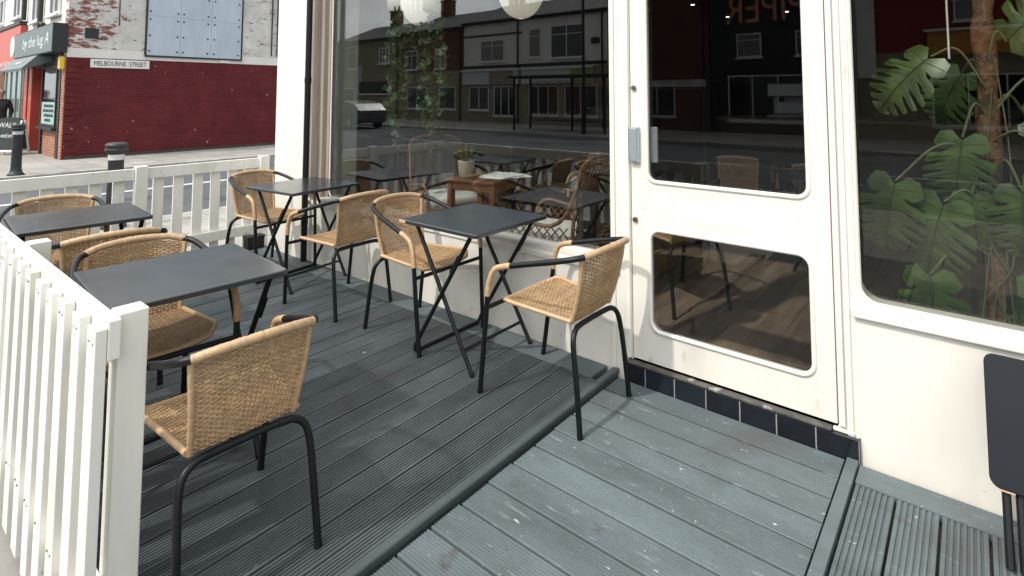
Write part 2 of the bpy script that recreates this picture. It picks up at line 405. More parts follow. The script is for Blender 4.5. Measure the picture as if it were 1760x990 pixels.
# ------------------------------------------------------------------ cafe building
cafe = thing('cafe_building', 'cream painted cafe shopfront with big dark windows and a glazed white door', 'building', (0, 0, 0))
WL = (-3.04, -0.035, 0.525, 2.78); WR = (1.088, 4.2, 0.567, 2.78); DH = (0.085, 1.008, 0.072, 2.08)
fw = MB()
plate(fw, [(-3.13, -0.06), (0.066, -0.06), (0.066, 0.072), (1.055, 0.072), (1.055, -0.06), (4.6, -0.06), (4.6, 4.6), (-3.13, 4.6)],
      [rrect(*WL, 0.055, corners=(1, 1, 0, 0)), rrect(*DH, 0.004, 2), rrect(*WR, 0.075)], 0.0, 0.13)
wall = fw.build('front_wall', M['paint_aged'], cafe, bevel=0.007)
pl = MB(); pl.box(-3.57, -3.075, -0.03, -0.002, GZ, 4.6); pl.box(-3.57, -3.131, -0.001, 0.30, GZ, 4.6); pl.box(-3.57, -3.45, 0.30, 8.0, GZ, 4.6)
pl.build('corner_pillar', M['paint'], cafe, bevel=0.008)
# sill and stained timber frame of the left window
sl = MB()
sl.extr([(-0.012, 0.470), (-0.012, 0.498), (0.0, 0.508), (0.128, 0.536), (0.128, 0.470)], -3.03, 0.02, 'X')
sl.build('window_sill', M['paint'], cafe, bevel=0.004)
rv = MB()
rv.box(-3.06, -2.965, 0.004, 0.125, 0.50, 2.79); rv.box(-2.965, -2.905, 0.045, 0.128, 0.52, 2.79); rv.box(-2.905, -2.865, 0.085, 0.129, 0.53, 2.79)
rv.build('timber_frame', M['reveal'], cafe, bevel=0.006)
ir = MB(); ir.box(-3.449, -2.89, 0.131, 0.40, 0.03, 2.999)
ir.build('inner_reveal', M['inner'], cafe, bevel=0.03, seg=4)
pn = MB(); plate(pn, rrect(-2.90, -0.03, 0.53, 2.80, 0.05, corners=(1, 1, 0, 0)), [], 0.108, 0.115)
wf = MB(); wf.tube([(x, 0.1, z) for x, z in rrect(-2.86, -0.038, 0.530, 2.76, 0.055)] , 0.007, 6, cap=False)
f1 = wf.build('window_frame', M['paint'], cafe)
pn.build('pane', M['glass'], f1, world=False)
pn2 = MB(); plate(pn2, rrect(1.08, 4.22, 0.556, 2.79, 0.07), [], 0.060, 0.067)
wf2 = MB()
pth = rrect(1.088, 4.2, 0.567, 2.78, 0.075); wf2.tube([(x, 0.02, z) for x, z in pth] + [(pth[0][0], 0.02, pth[0][1])], 0.016, 8, cap=False)
f2 = wf2.build('window_frame', M['paint'], cafe)
pn2.build('pane', M['glassR'], f2, world=False)
sb = MB(); sb.extr([(-0.022, 0.520), (-0.022, 0.545), (-0.008, 0.556), (-0.001, 0.556), (-0.001, 0.520)], 1.075, 4.3, 'X')
sb.build('window_sill', M['paint'], cafe, bevel=0.006)
tr = MB()
tr.box(-0.030, -0.004, -0.010, -0.001, 0.0, 4.2); tr.box(0.052, 0.082, -0.012, -0.001, 0.075, 2.12); tr.box(1.012, 1.034, -0.014, -0.001, 0.08, 2.12); tr.box(1.040, 1.062, -0.010, -0.001, -0.05, 4.2)
tr.box(0.052, 1.034, -0.013, -0.001, 2.125, 2.20); tr.box(-3.1, 4.3, -0.06, -0.001, 2.88, 2.95)
tr.box(0.988, 1.0655, -0.012, 0.10, 0.0565, 0.0705)
tr.build('door_surround', M['paint'], cafe, bevel=0.004)
fs_ = MB(); fs_.box(-3.1, 4.3, -0.05, -0.001, 2.955, 3.6); fs_.build('shop_fascia', M['black'], cafe, bevel=0.006)
dp_ = MB(); dp_.tube([(-2.985, -0.05, GZ), (-2.985, -0.05, 4.4)], 0.025, 12)
for z in (0.3, 1.5, 2.7): dp_.tube([(-2.985, -0.05, z), (-2.985, -0.05, z + 0.05)], 0.029, 12)
dp_.build('downpipe', M['black'], cafe)
# door
door = MB()
UP = (0.178, 0.925, 0.962, 1.93); LO = (0.188, 0.925, 0.232, 0.727)
plate(door, rrect(0.090, 1.003, 0.078, 2.07, 0.004, 2), [rrect(*UP, 0.05), rrect(*LO, 0.055)], 0.004, 0.046)
dob = door.build('door', M['paint_aged'], cafe, bevel=0.005)
rim = MB()
for q, r_ in ((UP, 0.05), (LO, 0.055)):
    p_ = rrect(*q, r_, 8); rim.tube([(x, 0.006, z) for x, z in p_] + [(p_[0][0], 0.006, p_[0][1])], 0.011, 8, cap=False)
rim.build('glazing_bead', M['paint'], dob, world=False)
for q in (UP, LO):
    gp = MB(); plate(gp, rrect(q[0] - .01, q[1] + .01, q[2] - .01, q[3] + .01, 0.05), [], 0.026, 0.032); gp.build('pane', M['doorglass'], dob, world=False)
lf = MB(); lf.box(0.375, 0.69, 0.0028, 0.0038, 0.79, 0.885); lf.build('letter_flap', M['paint'], dob, world=False)
for z in (1.435, 0.765):
    lk = MB(); lk.tube([(0.112, 0.006, z), (0.112, -0.008, z)], 0.013, 14); lk.tube([(0.112, -0.008, z), (0.112, -0.010, z)], 0.006, 10)
    lk.build('lock', M['brass'], dob, world=False)
hd = MB(); hd.box(0.092, 0.142, -0.022, 0.003, 1.055, 1.235); hd.box(0.099, 0.135, -0.026, -0.0215, 1.062, 1.228)
hd.build('handle', M['alu'], dob, world=False, bevel=0.004)
hi = MB(); hi.box(0.181, 0.222, 0.034, 0.05, 1.055, 1.235); hi.build('handle_reflection', M['alu'], dob, world=False, bevel=0.003)  # grey strip behind the pane, modelled as the handle plate's reflection in the glass
# tiled threshold
tl = MB(); xs = [0.066, 0.171, 0.322, 0.474, 0.626, 0.778, 0.929, 1.082]
for a, b in zip(xs[:-1], xs[1:]): tl.box(a + 0.002, b - 0.002, -0.033, -0.012, -0.10, 0.056)
tl.box(1.0795, 1.083, -0.012, 0.0, -0.1, 0.056)
tl.build('threshold_tiles', M['tile'], cafe, bevel=0.002)
gr = MB(); gr.box(0.067, 1.081, -0.0322, -0.004, -0.10, 0.052); gr.build('threshold_grout', M['grout'], cafe)
stp = MB(); stp.box(0.066, 0.985, -0.031, 0.12, 0.0565, 0.068); stp.build('threshold_top', M['steptop'], cafe, bevel=0.004)
# shell of the room
M['floorwood'] = mat('cafe_floor_boards', (0.215, 0.16, 0.115), 0.42, 0.35, 4, 0.1, 40, stretch=(6, 0.7, 1), island=0.25)
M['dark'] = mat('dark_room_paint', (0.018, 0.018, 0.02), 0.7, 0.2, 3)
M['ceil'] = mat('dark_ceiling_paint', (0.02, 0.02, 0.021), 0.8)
flo = MB(); xx = -3.44; q_ = random.Random(11)
while xx < 4.5:
    y0 = 0.135 - q_.random() * 0
    while y0 < 9.4:
        y1 = min(y0 + q_.uniform(0.9, 1.6), 9.45); flo.box(xx, xx + 0.137, y0, y1 - 0.002, 0.02, 0.05); y0 = y1
    xx += 0.139
flo.build('inside_floor', M['floorwood'], cafe)
rm = MB(); rm.box(-3.44, 4.6, 9.45, 9.6, 0.0, 3.0); rm.box(4.5, 4.62, 0.131, 9.45, 0.0, 3.0); rm.box(-3.449, -3.40, 0.421, 9.45, 0.03, 3.0)
rm.build('inside_wall', M['dark'], cafe)
cl = MB(); cl.box(-3.44, 4.6, 0.131, 9.6, 3.0, 3.1); cl.build('inside_ceiling', M['ceil'], cafe)
rf = MB(); rf.box(-3.57, 4.6, 0.0, 9.7, 4.6, 4.75); rf.build('roof', M['dark'], cafe)
M['lamp'] = mat('downlight_lens', (0.9, 0.9, 0.85), 0.4, emit=(1, 0.93, 0.8, 14))
for i, (x, y) in enumerate(((-2.28, 6.7), (-2.32, 8.6), (-1.2, 8.6), (-0.3, 6.4), (0.9, 7.4), (2.4, 5.2))):
    l = MB().lathe([(0.045, 2.972), (0.045, 2.999)], 16, c=(x, y, 0)).build('downlight', M['chrome'], cafe)
    MB().lathe([(0.028, 2.968), (0.028, 2.9718)], 12, c=(x, y, 0)).build('lens', M['lamp'], l, world=False)

# ------------------------------------------------------------------ fences
def fence_front():
    t = thing('picket_fence', 'white slatted fence along the street edge of the deck, slats reaching below the deck', 'fence', (-0.3, -2.09, GZ))
    s = MB(); x = -0.400; fq = random.Random(21)
    while x > -3.80:
        m_ = Matrix.Translation(Vector((x + .0375 + fq.uniform(-.003, .003), -2.109 + fq.uniform(-.001, .0), .315 + fq.uniform(-.006, .004)))) @ Matrix.Rotation(fq.uniform(-.004, .004), 4, 'Y')
        s.obox(m_, .075 + fq.uniform(-.002, .002), .0262, .940); x -= 0.1555
    for k_ in range(22):
        for z_ in (.075, .748):
            for dx in (.022, .054): s.tube([(-.400 - .1555 * k_ + dx, -2.1215, z_ + fq.uniform(-.006, .006)), (-.400 - .1555 * k_ + dx, -2.1232, z_ + .0)], .0042, 7, 1)
    s.build('slats', [M['fence'], M['brass']], t, bevel=0.0025)
    r = MB(); r.box(-3.80, -0.325, -2.095, -2.066, 0.700, 0.803); r.build('top_rail', M['fence'], t, bevel=0.003)
    r = MB(); r.box(-3.80, -0.335, -2.095, -2.066, 0.02, 0.115); r.build('bottom_rail', M['fence'], t, bevel=0.003)
    for px in (-0.425, -1.56, -2.72):
        MB().box(px, px + 0.072, -2.0655, -1.994, GZ, 0.807).build('post', M['fence'], t, bevel=0.004)
    return t
def fence_back():
    t = thing('picket_fence', 'white slatted fence across the far end of the deck, wide pickets before the side street', 'fence', (-3.84, -1.0, GZ))
    s = MB()
    for y in (-0.901, -0.751, -0.598, -0.454, -0.310, -0.165): s.box(-3.880, -3.858, y, y + 0.078, -0.10, 0.79)
    for y in (-2.06, -1.912, -1.766, -1.616, -1.473, -1.328, -1.178): s.box(-3.880, -3.858, y, y + 0.080, -0.10, 0.79)
    s.build('slats', M['fence'], t, bevel=0.003)
    for y0, y1 in ((-2.095, -1.045), (-0.955, -0.035)):
        MB().box(-3.857, -3.829, y0, y1, 0.715, 0.806).build('top_rail', M['fence'], t, bevel=0.003)
        MB().box(-3.857, -3.829, y0, y1, 0.105, 0.192).build('bottom_rail', M['fence'], t, bevel=0.003)
    for y in (-1.042, -0.044): MB().box(-3.865, -3.80, y, y + 0.085, GZ, 0.822).build('post', M['fence'], t, bevel=0.004)
    return t
fence_front(); fence_back()

# ------------------------------------------------------------------ wicker chair
def weave(P, nu, nv, ru, rn, amp, stake_r, m=0, mb=None):
    mb = mb or MB(); eps = 1e-3
    def fr(u, v):
        p = P(u, v); du = (P(min(u + eps, 1), v) - P(max(u - eps, -1), v)); dv = (P(u, min(v + eps, 1)) - P(u, max(v - eps, 0)))
        dv.normalize(); n = du.normalized().cross(dv).normalized(); return p, dv, n
    K = nu * 2
    for j in range(nv):
        v = (j + 0.5) / nv; vs = []; fs = []
        for k in range(K + 1):
            u = -1 + 2 * k / K; p, dv, n = fr(u, v)
            off = 0 if k % 2 == 0 else (1 if ((k // 2 + j) % 2 == 0) else -1)
            c = p + n * (amp * off)
            for (a, b) in ((1, 0), (0.4, 1), (-0.4, 1), (-1, 0), (-0.4, -1), (0.4, -1)): vs.append(c + dv * (ru * a) + n * (rn * b))
        for k in range(K):
            for i in range(6):
                a = k * 6 + i; b = k * 6 + (i + 1) % 6; fs.append((a, b, b + 6, a + 6))
        mb.add(vs, fs, m, True)
    for i in range(nu):
        u = -1 + 2 * (i + 0.5) / nu
        mb.tube([P(u, t / 10) for t in range(11)], stake_r, 5, m, cap=False)
    return mb
def ridged(path, r, n=10, amp=0.07, m=0, mb=None, step=0.0045):
    mb = mb or MB(); pts = [path[0]]; L = 0
    dense = []
    for a, b in zip(path[:-1], path[1:]):
        d = (b - a).length; k = max(1, int(d / step))
        for i in range(k): dense.append(a + (b - a) * (i / k))
    dense.append(path[-1])
    return mb.tube(dense, r, n, m, rad=[r * (1 - (amp if i % 2 else 0) - (0.10 if i % 9 == 8 else 0)) for i in range(len(dense))])
def seatP(u, v):
    hw = 0.168 + 0.050 * v
    if v > 0.8: hw -= 0.05 * ((v - 0.8) / 0.2) ** 2
    y = -0.176 + 0.403 * v - 0.02 * (u * u) * (1 if v > 0.5 else 0) * (v - 0.5) * 2
    z = 0.437 - 0.014 * (1 - u * u) * math.sin(PI * v) - 0.022 * max(0, (v - 0.85) / 0.15) ** 2 + 0.012 * u * u * v
    return Vector((u * hw, y, z))
def backP(u, v):
    w = 0.158 + 0.024 * v
    y = (-0.176 + 0.006 * u * u) * (1 - v) + (-0.279 + 0.052 * u * u) * v - 0.012 * math.sin(PI * v)
    z = 0.425 * (1 - v) + (0.742 - 0.020 * u * u) * v
    return Vector((u * w, y, z))
def make_chair(label):
    t = thing('wicker_chair', label, 'chair')
    for s in (-1, 1):
        lg = MB(); lg.tube([(s * .246, .272, 0.0), (s * .254, .252, .24), (s * .260, .235, .478)], .0122, 12)
        lg.tube([(s * .246, .272, 0.0), (s * .2464, .271, .012)], .0132, 12); lg.build('leg', M['black'], t)
        rl = MB(); rl.tube(spline([(s * .210, -.268, 0), (s * .204, -.238, .20), (s * .199, -.216, .32), (s * .186, -.202, .380), (s * .148, -.192, .408), (s * .09, -.187, .412)], 6), .0122, 12)
        rl.tube([(s * .210, -.268, 0.0), (s * .2097, -.2665, .012)], .0132, 12); rl.build('leg', M['black'], t)
        ar = MB(); ar.tube(spline([(s * .2515, .112, .628), (s * .248, .02, .656), (s * .238, -.11, .694), (s * .212, -.205, .722), (s * .180, -.243, .733)], 6), .0130, 12)
        a = ar.build('armrest', M['black'], t)
        ridged(spline([(s * .260, .237, .465), (s * .260, .226, .535), (s * .257, .200, .592), (s * .253, .150, .617), (s * .2515, .108, .629)], 8), .0148).build('wrap', M['wrap'], a)
        a_ = MB(); a_.tube([(s * .090, -.187, .412), (0, -.186, .412)], .0122, 12, cap=False)
        if s < 0: a_.tube([(.0, -.186, .412), (.09, -.187, .412)], .0122, 12, cap=False); a_.build('rear_crossbar', M['black'], t)
    fb = MB(); fb.tube([(-.261, .241, .405), (.261, .241, .405)], .0105, 10); fb.build('front_crossbar', M['black'], t)
    tr_ = MB(); ridged(spline([(-.184, -.242, .733), (-.12, -.270, .748), (0, -.284, .755), (.12, -.270, .748), (.184, -.242, .733)], 8), .0152, mb=tr_)
    rail = spline([(-.184, -.242, .733), (-.12, -.270, .748), (0, -.284, .755), (.12, -.270, .748), (.184, -.242, .733)], 8)
    for f_ in (.9, 4.2, 8.3, 11.8, 12.6, 15.9, 19.4, 23.1, 27.2, 30.6):      # dark joints between the wound sections
        k_ = int(f_); c_ = rail[k_].lerp(rail[k_ + 1], f_ - k_); d_ = (rail[k_ + 1] - rail[k_]).normalized() * .0013
        tr_.tube([c_ - d_, c_ + d_], .0156, 12, 1)
    tr_.build('top_rail', [M['wrap'], M['reveal']], t)
    se = weave(seatP, 23, 42, .0038, .0019, .0022, .0026).build('seat', M['wicker'], t, recalc=False)
    edge = [seatP(-1, i / 12) for i in range(13)] + [seatP(-1 + i / 6, 1) for i in range(1, 12)] + [seatP(1, 1 - i / 12) for i in range(13)]
    eb = ridged(edge, .0105, 8, mb=MB()); eb.build('seat_binding', M['wrap'], se, world=False)
    ba = weave(backP, 22, 38, .0037, .0019, .0024, .0027).build('backrest', M['wicker'], t, recalc=False)
    for s in (-1, 1): ridged([backP(s, i / 10) for i in range(11)], .0105, 8).build('back_binding', M['wrap'], ba, world=False)
    return t
CH = [
 # x, y, facing angle (0 = facing +Y), label, stands half on the lower deck
 (-0.120, -0.365, R(90), 'wicker chair nearest the door, back legs standing on the lower grey boards', 1),
 (-1.160, -0.315, R(-90), 'wicker chair under the shop window facing the door side table', 0),
 (-1.925, -0.375, R(91), 'wicker chair under the shop window, back to back with another, facing the pillar', 0),
 (-3.020, -0.340, R(-84), 'wicker chair in the far corner beside the white pillar', 0),
 (-0.425, -1.752, R(87), 'wicker chair beside the end post of the slatted fence, back to the lower deck', 0),
 (-1.200, -1.730, R(-95), 'wicker chair half hidden behind the front fence side table', 0),
 (-1.950, -1.705, R(84), 'wicker chair between the two fence side tables, dark woven back turned to us', 0),
 (-2.830, -1.735, R(-104), 'wicker chair behind the far fence side table, only its arched top rail showing', 0),
]
chair0 = make_chair(CH[0][3])
CHAIRS = [chair0] + [copy_tree(chair0) for _ in CH[1:]]
for o, (x, y, a, lab, tl_) in zip(CHAIRS, CH):
    o.location = (x, y, 0.0); o.rotation_euler = (0, 0, a); o['label'] = lab; o['group'] = 'wicker chairs on the deck'
    if 'end post' in lab: o.scale = (.93, .93, .93)
    if tl_: o.location.z = -0.0130; o.rotation_euler = (R(2.85), 0, a)

# ------------------------------------------------------------------ folding tables
def make_table(label):
    t = thing('folding_table', label, 'table'); H = 0.715; S = 0.293
    mb = MB(); p = rrect(-S, S, -S, S, 0.018, 4)
    n = len(p)
    def ring(off, z):
        return [(x * (1 - off / S), y * (1 - off / S), z) for x, y in p]
    rs = [ring(.012, H - .022), ring(0, H - .020), ring(0, H - .004), ring(.003, H - .0005), ring(.010, H)]
    vs = [q for r_ in rs for q in r_]; fs = []
    for i in range(len(rs) - 1):
        for j in range(n): a = i * n + j; b = i * n + (j + 1) % n; fs.append((a, b, b + n, a + n))
    fs.append(tuple(range((len(rs) - 1) * n, len(rs) * n))); fs.append(tuple(reversed(range(n))))
    mb.add(vs, fs); mb.build('tabletop', M['table'], t)
    for s in (-1, 1):
        MB().box(s * .215 - .012, s * .215 + .012, -.262, .262, H - .034, H - .0225).build('top_rail', M['black'], t, world=False, bevel=.002)
    f1 = MB(); zt = H - .036
    f1.tube([(.215, -.255, zt), (-.19, -.255, .055)] + spline([(-.197, -.253, .035), (-.207, -.235, .0125), (-.210, -.20, .0115)], 4) +
            spline([(-.210, .20, .0115), (-.207, .235, .0125), (-.197, .253, .035)], 4) + [(-.19, .255, .055), (.215, .255, zt)], .0112, 10)
    a = f1.build('leg_frame', M['black'], t, world=False)
    for s in (-1, 1):
        cp = MB(); d = Vector((.405, 0, zt - .055)).normalized(); c = Vector((.121, s * .268, .535))
        m_ = Matrix.Translation(c) @ Vector((0, 0, 1)).rotation_difference(d).to_matrix().to_4x4()
        cp.obox(m_, .020, .010, .11); cp.build('catch', M['black'], a, world=False, bevel=.002)
    f2 = MB()
    for s in (-1, 1): f2.tube([(-.215, s * .232, zt), (.212, s * .232, .006)], .0112, 10)
    for s in (-1, 1): f2.tube([(.2105, s * .232, .010), (.213, s * .232, .0)], .0130, 10)
    f2.tube([(.148, -.232, .107), (.148, .232, .107)], .0085, 8)
    f2.build('leg_frame', M['black'], t, world=False)
    return t
TB = [
 (-0.735, -0.300, R(0), 'black folding table under the shop window, the one closest to the door'),
 (-2.560, -0.300, R(6), 'black folding table in front of the white pillar'),
 (-0.965, -1.700, R(-4), 'black folding table beside the slatted fence, close to its end post'),
 (-2.520, -1.680, R(-4), 'black folding table at the far end of the slatted fence'),
]
tab0 = make_table(TB[0][3])
ch_ = MB(); ch_.box(-.2945, -.245, -.2945, -.2900, .6965, .7125); ch_.build('worn_corner', M['worn'], tab0, world=False, bevel=.001)
worn = [k for k in bpy.data.objects if k.parent == tab0 and k.name.startswith('worn_corner')][0]
TABS = [tab0]
for _ in TB[1:]:
    c = tab0.copy(); COL.objects.link(c); TABS.append(c)
    for ch in [k for k in bpy.data.objects if k.parent == tab0]:
        if ch != worn: copy_tree(ch, c)
for o, (x, y, a, lab) in zip(TABS, TB):
    o.location = (x, y, 0); o.rotation_euler = (0, 0, a); o['label'] = lab; o['group'] = 'folding tables on the deck'
# folded table leaning against the wall by the ramp
ft = thing('folded_table', 'folded black table leaning against the wall at the ramp, scuffed lower corner', 'table', (1.77, -0.45, LZ))
top = Vector((0, -0.075, 0.520)); bot = Vector((0, -0.230, 0.185)); d = (bot - top).normalized(); nrm = Vector((0, -d.z, d.y)).normalized()
if nrm.y > 0: nrm = -nrm
mb = MB(); X0, X1 = 1.472, 2.062; ol = rrect(X0, X1, 0, (bot - top).length + .02, 0.030, 6); n = len(ol)
def fp(x, s, h): q = top + d * s + nrm * h; return (x, q.y, q.z)
vs = [fp(x, s, 0.009) for x, s in ol] + [fp(x, s, -0.009) for x, s in ol]
mb.add(vs, [tuple(range(n)), tuple(reversed(range(n, 2 * n)))] + [(i, (i + 1) % n, (i + 1) % n + n, i + n) for i in range(n)])
mb.build('tabletop', mat('navy_black_enamel', (0.0065, 0.009, 0.013), 0.5, 0.15, 5, spec=0.2), ft, bevel=.003)
Lb = (bot - top).length
for xx_ in (1.512, 1.545, 1.985, 2.02):
    ll = MB(); q0 = Vector(fp(xx_, 0.05, -0.022)); q1 = Vector(fp(xx_, Lb + 0.205, -0.022)); q1 = q0 + (q1 - q0) * ((q0.z - (LZ + .004)) / (q0.z - q1.z)); ll.tube([q0, q1], .0118, 10); ll.build('leg', M['black'], ft)
wc = MB(); wc.obox(Matrix.Translation(Vector(fp(1.515, Lb + .020, 0.001))) , .038, .014, .006); wc.build('worn_edge', M['worn'], ft, bevel=.002)

# small dark box at the foot of the back fence
bx = thing('crate', 'small black box standing at the foot of the far fence by the pillar', 'box', (-3.715, -0.12, 0))
c_ = MB(); c_.box(-3.76, -3.67, -0.20, -0.05, 0.002, 0.10); c_.build('body', M['black'], bx, bevel=.004)
c_ = MB(); c_.box(-3.765, -3.665, -0.205, -0.045, 0.1005, 0.118); c_.build('lid', M['black'], bx, bevel=.004)

# ------------------------------------------------------------------ corner building across the side street
M['redgable'] = brick_mat('red_painted_brick', (0.108, 0.018, 0.021), (0.125, 0.021, 0.024), (0.092, 0.015, 0.018), 'YZ', bump=0.22, dirt=((0.40, 0.33, 0.31), 7.5, 0.725))
M['oldbrick'] = brick_mat('flaking_white_brick', (0.20, 0.055, 0.04), (0.26, 0.085, 0.06), (0.22, 0.19, 0.17), 'YZ', paint=(0.60, 0.585, 0.555), peel=0.575, peel_grad=(1, 0.96, 2.3, 0.13))
M['whiteband'] = mat('white_band_paint', (0.70, 0.68, 0.64), 0.7, 0.08, 2, 0.3, 20)
M['brickX'] = brick_mat('orange_red_brick', (0.30, 0.10, 0.06), (0.40, 0.16, 0.09), (0.36, 0.32, 0.28), 'XZ')
M['brickDark'] = brick_mat('dark_red_brick', (0.13, 0.045, 0.03), (0.18, 0.065, 0.04), (0.16, 0.13, 0.11), 'XZ')
M['render'] = mat('white_render', (0.72, 0.70, 0.65), 0.8, 0.1, 1.2, 0.3, 12, spots=[((0.4, 0.38, 0.34), 2.2, 0.66, 0.1)])
M['slate'] = mat('roof_slate', (0.065, 0.062, 0.062), 0.75, 0.25, 3, 0.4, 12)
M['signgrey'] = mat('slate_grey_sign', (0.115, 0.145, 0.148), 0.45, 0.12, 3)
M['darksign'] = mat('near_black_trim', (0.016, 0.019, 0.021), 0.5, 0.1, 4)
M['orange'] = mat('orange_red_paint', (0.52, 0.085, 0.055), 0.45, 0.1, 2)
M['teal'] = mat('pale_teal_panel', (0.33, 0.50, 0.45), 0.5, 0.08, 3)
M['letters'] = mat('pale_lettering', (0.62, 0.66, 0.64), 0.5)
M['ink'] = mat('black_lettering', (0.012, 0.012, 0.012), 0.5)
M['white'] = mat('white_upvc', (0.72, 0.72, 0.70), 0.35, 0.04, 3)
M['yellow'] = mat('yellow_plastic', (0.70, 0.46, 0.05), 0.4)
M['chalk'] = mat('chalkboard', (0.022, 0.030, 0.028), 0.7, 0.4, 7)
M['board'] = mat('pale_blue_sheet', (0.43, 0.50, 0.58), 0.55, 0.10, 2.2, 0.1, 6, stretch=(1, 1.5, 0.5))
def window(parent, x0, x1, z0, z1, y, s, frame='white', mull=1, tr=0.0, sill=True, pane='hglass'):
    """window in a wall facing s*Y at y"""
    f = MB(); w = 0.06; a, b = sorted((y, y + s * 0.05))
    for (p, q) in ((x0, x0 + w), (x1 - w, x1)): f.box(p, q, a, b, z0, z1)
    f.box(x0 + w, x1 - w, a, b, z0, z0 + w); f.box(x0 + w, x1 - w, a, b, z1 - w, z1)
    for k in range(mull): xm = x0 + (x1 - x0) * (k + 1) / (mull + 1); f.box(xm - .025, xm + .025, a, b, z0 + w, z1 - w)
    if tr: f.box(x0 + w, x1 - w, a + .004, b - .004, z0 + (z1 - z0) * tr - .02, z0 + (z1 - z0) * tr + .02)
    if sill:
        c, d_ = sorted((y + s * .002, y + s * .12)); f.box(x0 - .06, x1 + .06, c, d_, z0 - .075, z0 - .003)
    o = f.build('window', M[frame], parent, bevel=.006)
    c, d_ = sorted((y + s * .008, y + s * .02))
    MB().box(x0 + w, x1 - w, c, d_, z0 + w, z1 - w).build('pane', M[pane], o, world=False).location = -parent.location if False else (0, 0, 0)
    for ch in [k for k in bpy.data.objects if k.parent == o]:
        for v in ch.data.vertices: v.co -= parent.location
    return o
cs = thing('corner_shop', 'corner shop with a dark red painted gable under flaking white brickwork', 'building', (-16.21, 0.96, GZ))
XG = -16.21; YF = 0.96
gw = MB()
gw.box(XG - .3, XG, YF, 13.0, GZ - .1, 2.36, 0); gw.box(XG - .3, XG - .004, YF, 13.0, 2.36, 2.60, 1); gw.box(XG - .3, XG - .002, YF, 13.0, 2.60, 5.0, 2)
gw.add([(XG - .3, YF, 5.0), (XG - .3, 13.0, 5.0), (XG - .3, 7.0, 6.4), (XG - .002, YF, 5.0), (XG - .002, 13.0, 5.0), (XG - .002, 7.0, 6.4)], [(0, 1, 2), (3, 5, 4), (0, 2, 5, 3), (1, 4, 5, 2)], 2)
q_ = random.Random(5); z = GZ; k = 0
while z < 2.2:          # toothed brick quoin at the street corner
    gw.box(XG + .0005, XG + .014, YF, YF + (0.33 if k % 2 else 0.22), z + .01, z + .145, 0); z += 0.155; k += 1
gw.build('gable_wall', [M['redgable'], M['whiteband'], M['oldbrick']], cs)
M['moss'] = mat('mossy_footing', (0.05, 0.052, 0.042), 0.9, 0.4, 9, 0.6, 40)
ft_ = MB(); ft_.box(XG + .001, XG + .05, YF + .05, 13, GZ - .05, GZ + .07); ft_.build('footing', M['moss'], cs)
w = MB()
w.box(-16.55, XG - .301, YF + .002, YF + .3, GZ, 2.47); w.box(-18.46, -16.83, YF + .02, YF + .3, GZ, 0.56)
w.build('brick_front', M['brickX'], cs)
w = MB(); w.box(XG - .3, XG - .0, YF - .001, YF - .0005, GZ, 2.4); 
w = MB(); w.box(-16.50, XG - .001, YF - .02, YF - .001, GZ, 2.40); w.build('brick_pier', M['brickX'], cs)
w = MB(); w.box(-16.80, -16.56, YF - .03, YF + .2, GZ, 2.47); w.box(-18.60, -18.47, YF - .03, YF + .2, GZ, 2.47); w.box(-20.9, -16.8, YF - .01, YF + .2, 2.18, 2.47); w.build('shop_trim', M['darksign'], cs, bevel=.01)
window(cs, -18.46, -16.81, 0.57, 2.17, YF - .01, -1, 'darksign', 0, 0, True)
po = MB(); po.box(-18.36, -16.92, YF - .045, YF - .035, 0.64, 1.22); pob = po.build('window_poster', M['teal'], cs)
for k, (a, b) in enumerate(((-18.1, -17.05), (-18.15, -17.02), (-18.05, -17.05), (-17.95, -17.3))):
    m_ = MB(); xx = a
    while xx < b: wd = q_.uniform(.10, .3); m_.box(xx, min(xx + wd, b), YF - .049, YF - .0455, 1.08 - k * .125, 1.155 - k * .125); xx += wd + .04
    m_.build('print_line', M['ink'], pob, world=False)
    for v in pob.children[-1].data.vertices: v.co -= cs.location
w = MB(); w.box(-19.75, -18.61, YF + .6, YF + .7, GZ, 2.47); w.box(-19.4, -18.9, YF + .55, YF + .599, GZ, 1.95); w.build('recessed_door', M['brickDark'], cs)
for a, b in ((-20.15, -19.76), (-20.75, -20.40)): MB().box(a, b, YF - .05, YF + .3, GZ, 2.47).build('orange_pilaster', M['orange'], cs, bevel=.01)
for a, b in ((-20.395, -20.155), (-20.9, -20.755)): MB().box(a, b, YF + .02, YF + .3, GZ, 2.47).build('dark_front', M['brickDark'], cs)
w = MB(); w.box(-20.9, XG - .302, YF + .002, YF + .3, 2.47, 5.0); w.build('upper_front', M['render'], cs)
w = MB(); w.box(-20.85, -16.16, YF - .30, YF - .002, 2.47, 3.20); sg = w.build('shop_sign', M['darksign'], cs, bevel=.008)
w = MB(); w.box(-20.80, -16.19, YF - .306, YF - .3005, 2.50, 3.17); w.build('sign_face', M['signgrey'], cs)
text_obj('by the lug A', 0.42, face_mtx((-18.1, YF - .3075, 2.83), '-Y'), M['letters'], 'sign_lettering', cs, width=3.1, shear=0.2)
w = MB(); w.extr([(YF - .002, 2.45), (YF - .32, 2.45), (YF - .62, 2.10), (YF - .60, 2.06), (YF - .002, 2.30)], -20.75, -17.6, 'X'); w.build('awning_box', M['signgrey'], cs)
w = MB(); w.box(-20.0, -18.2, YF - .585, YF - .578, 2.17, 2.26); 
text_obj('hair', 0.20, Matrix.Translation(Vector((-18.9, YF - .475, 2.285))) @ Matrix.Rotation(R(-40.6), 4, 'X') @ face_mtx((0, 0, 0), '-Y'), M['letters'], 'awning_lettering', cs, width=1.1)
w = MB(); w.box(-16.42, -16.22, YF - .13, YF - .021, 2.05, 2.37); w.build('alarm_box', M['yellow'], cs, bevel=.02)
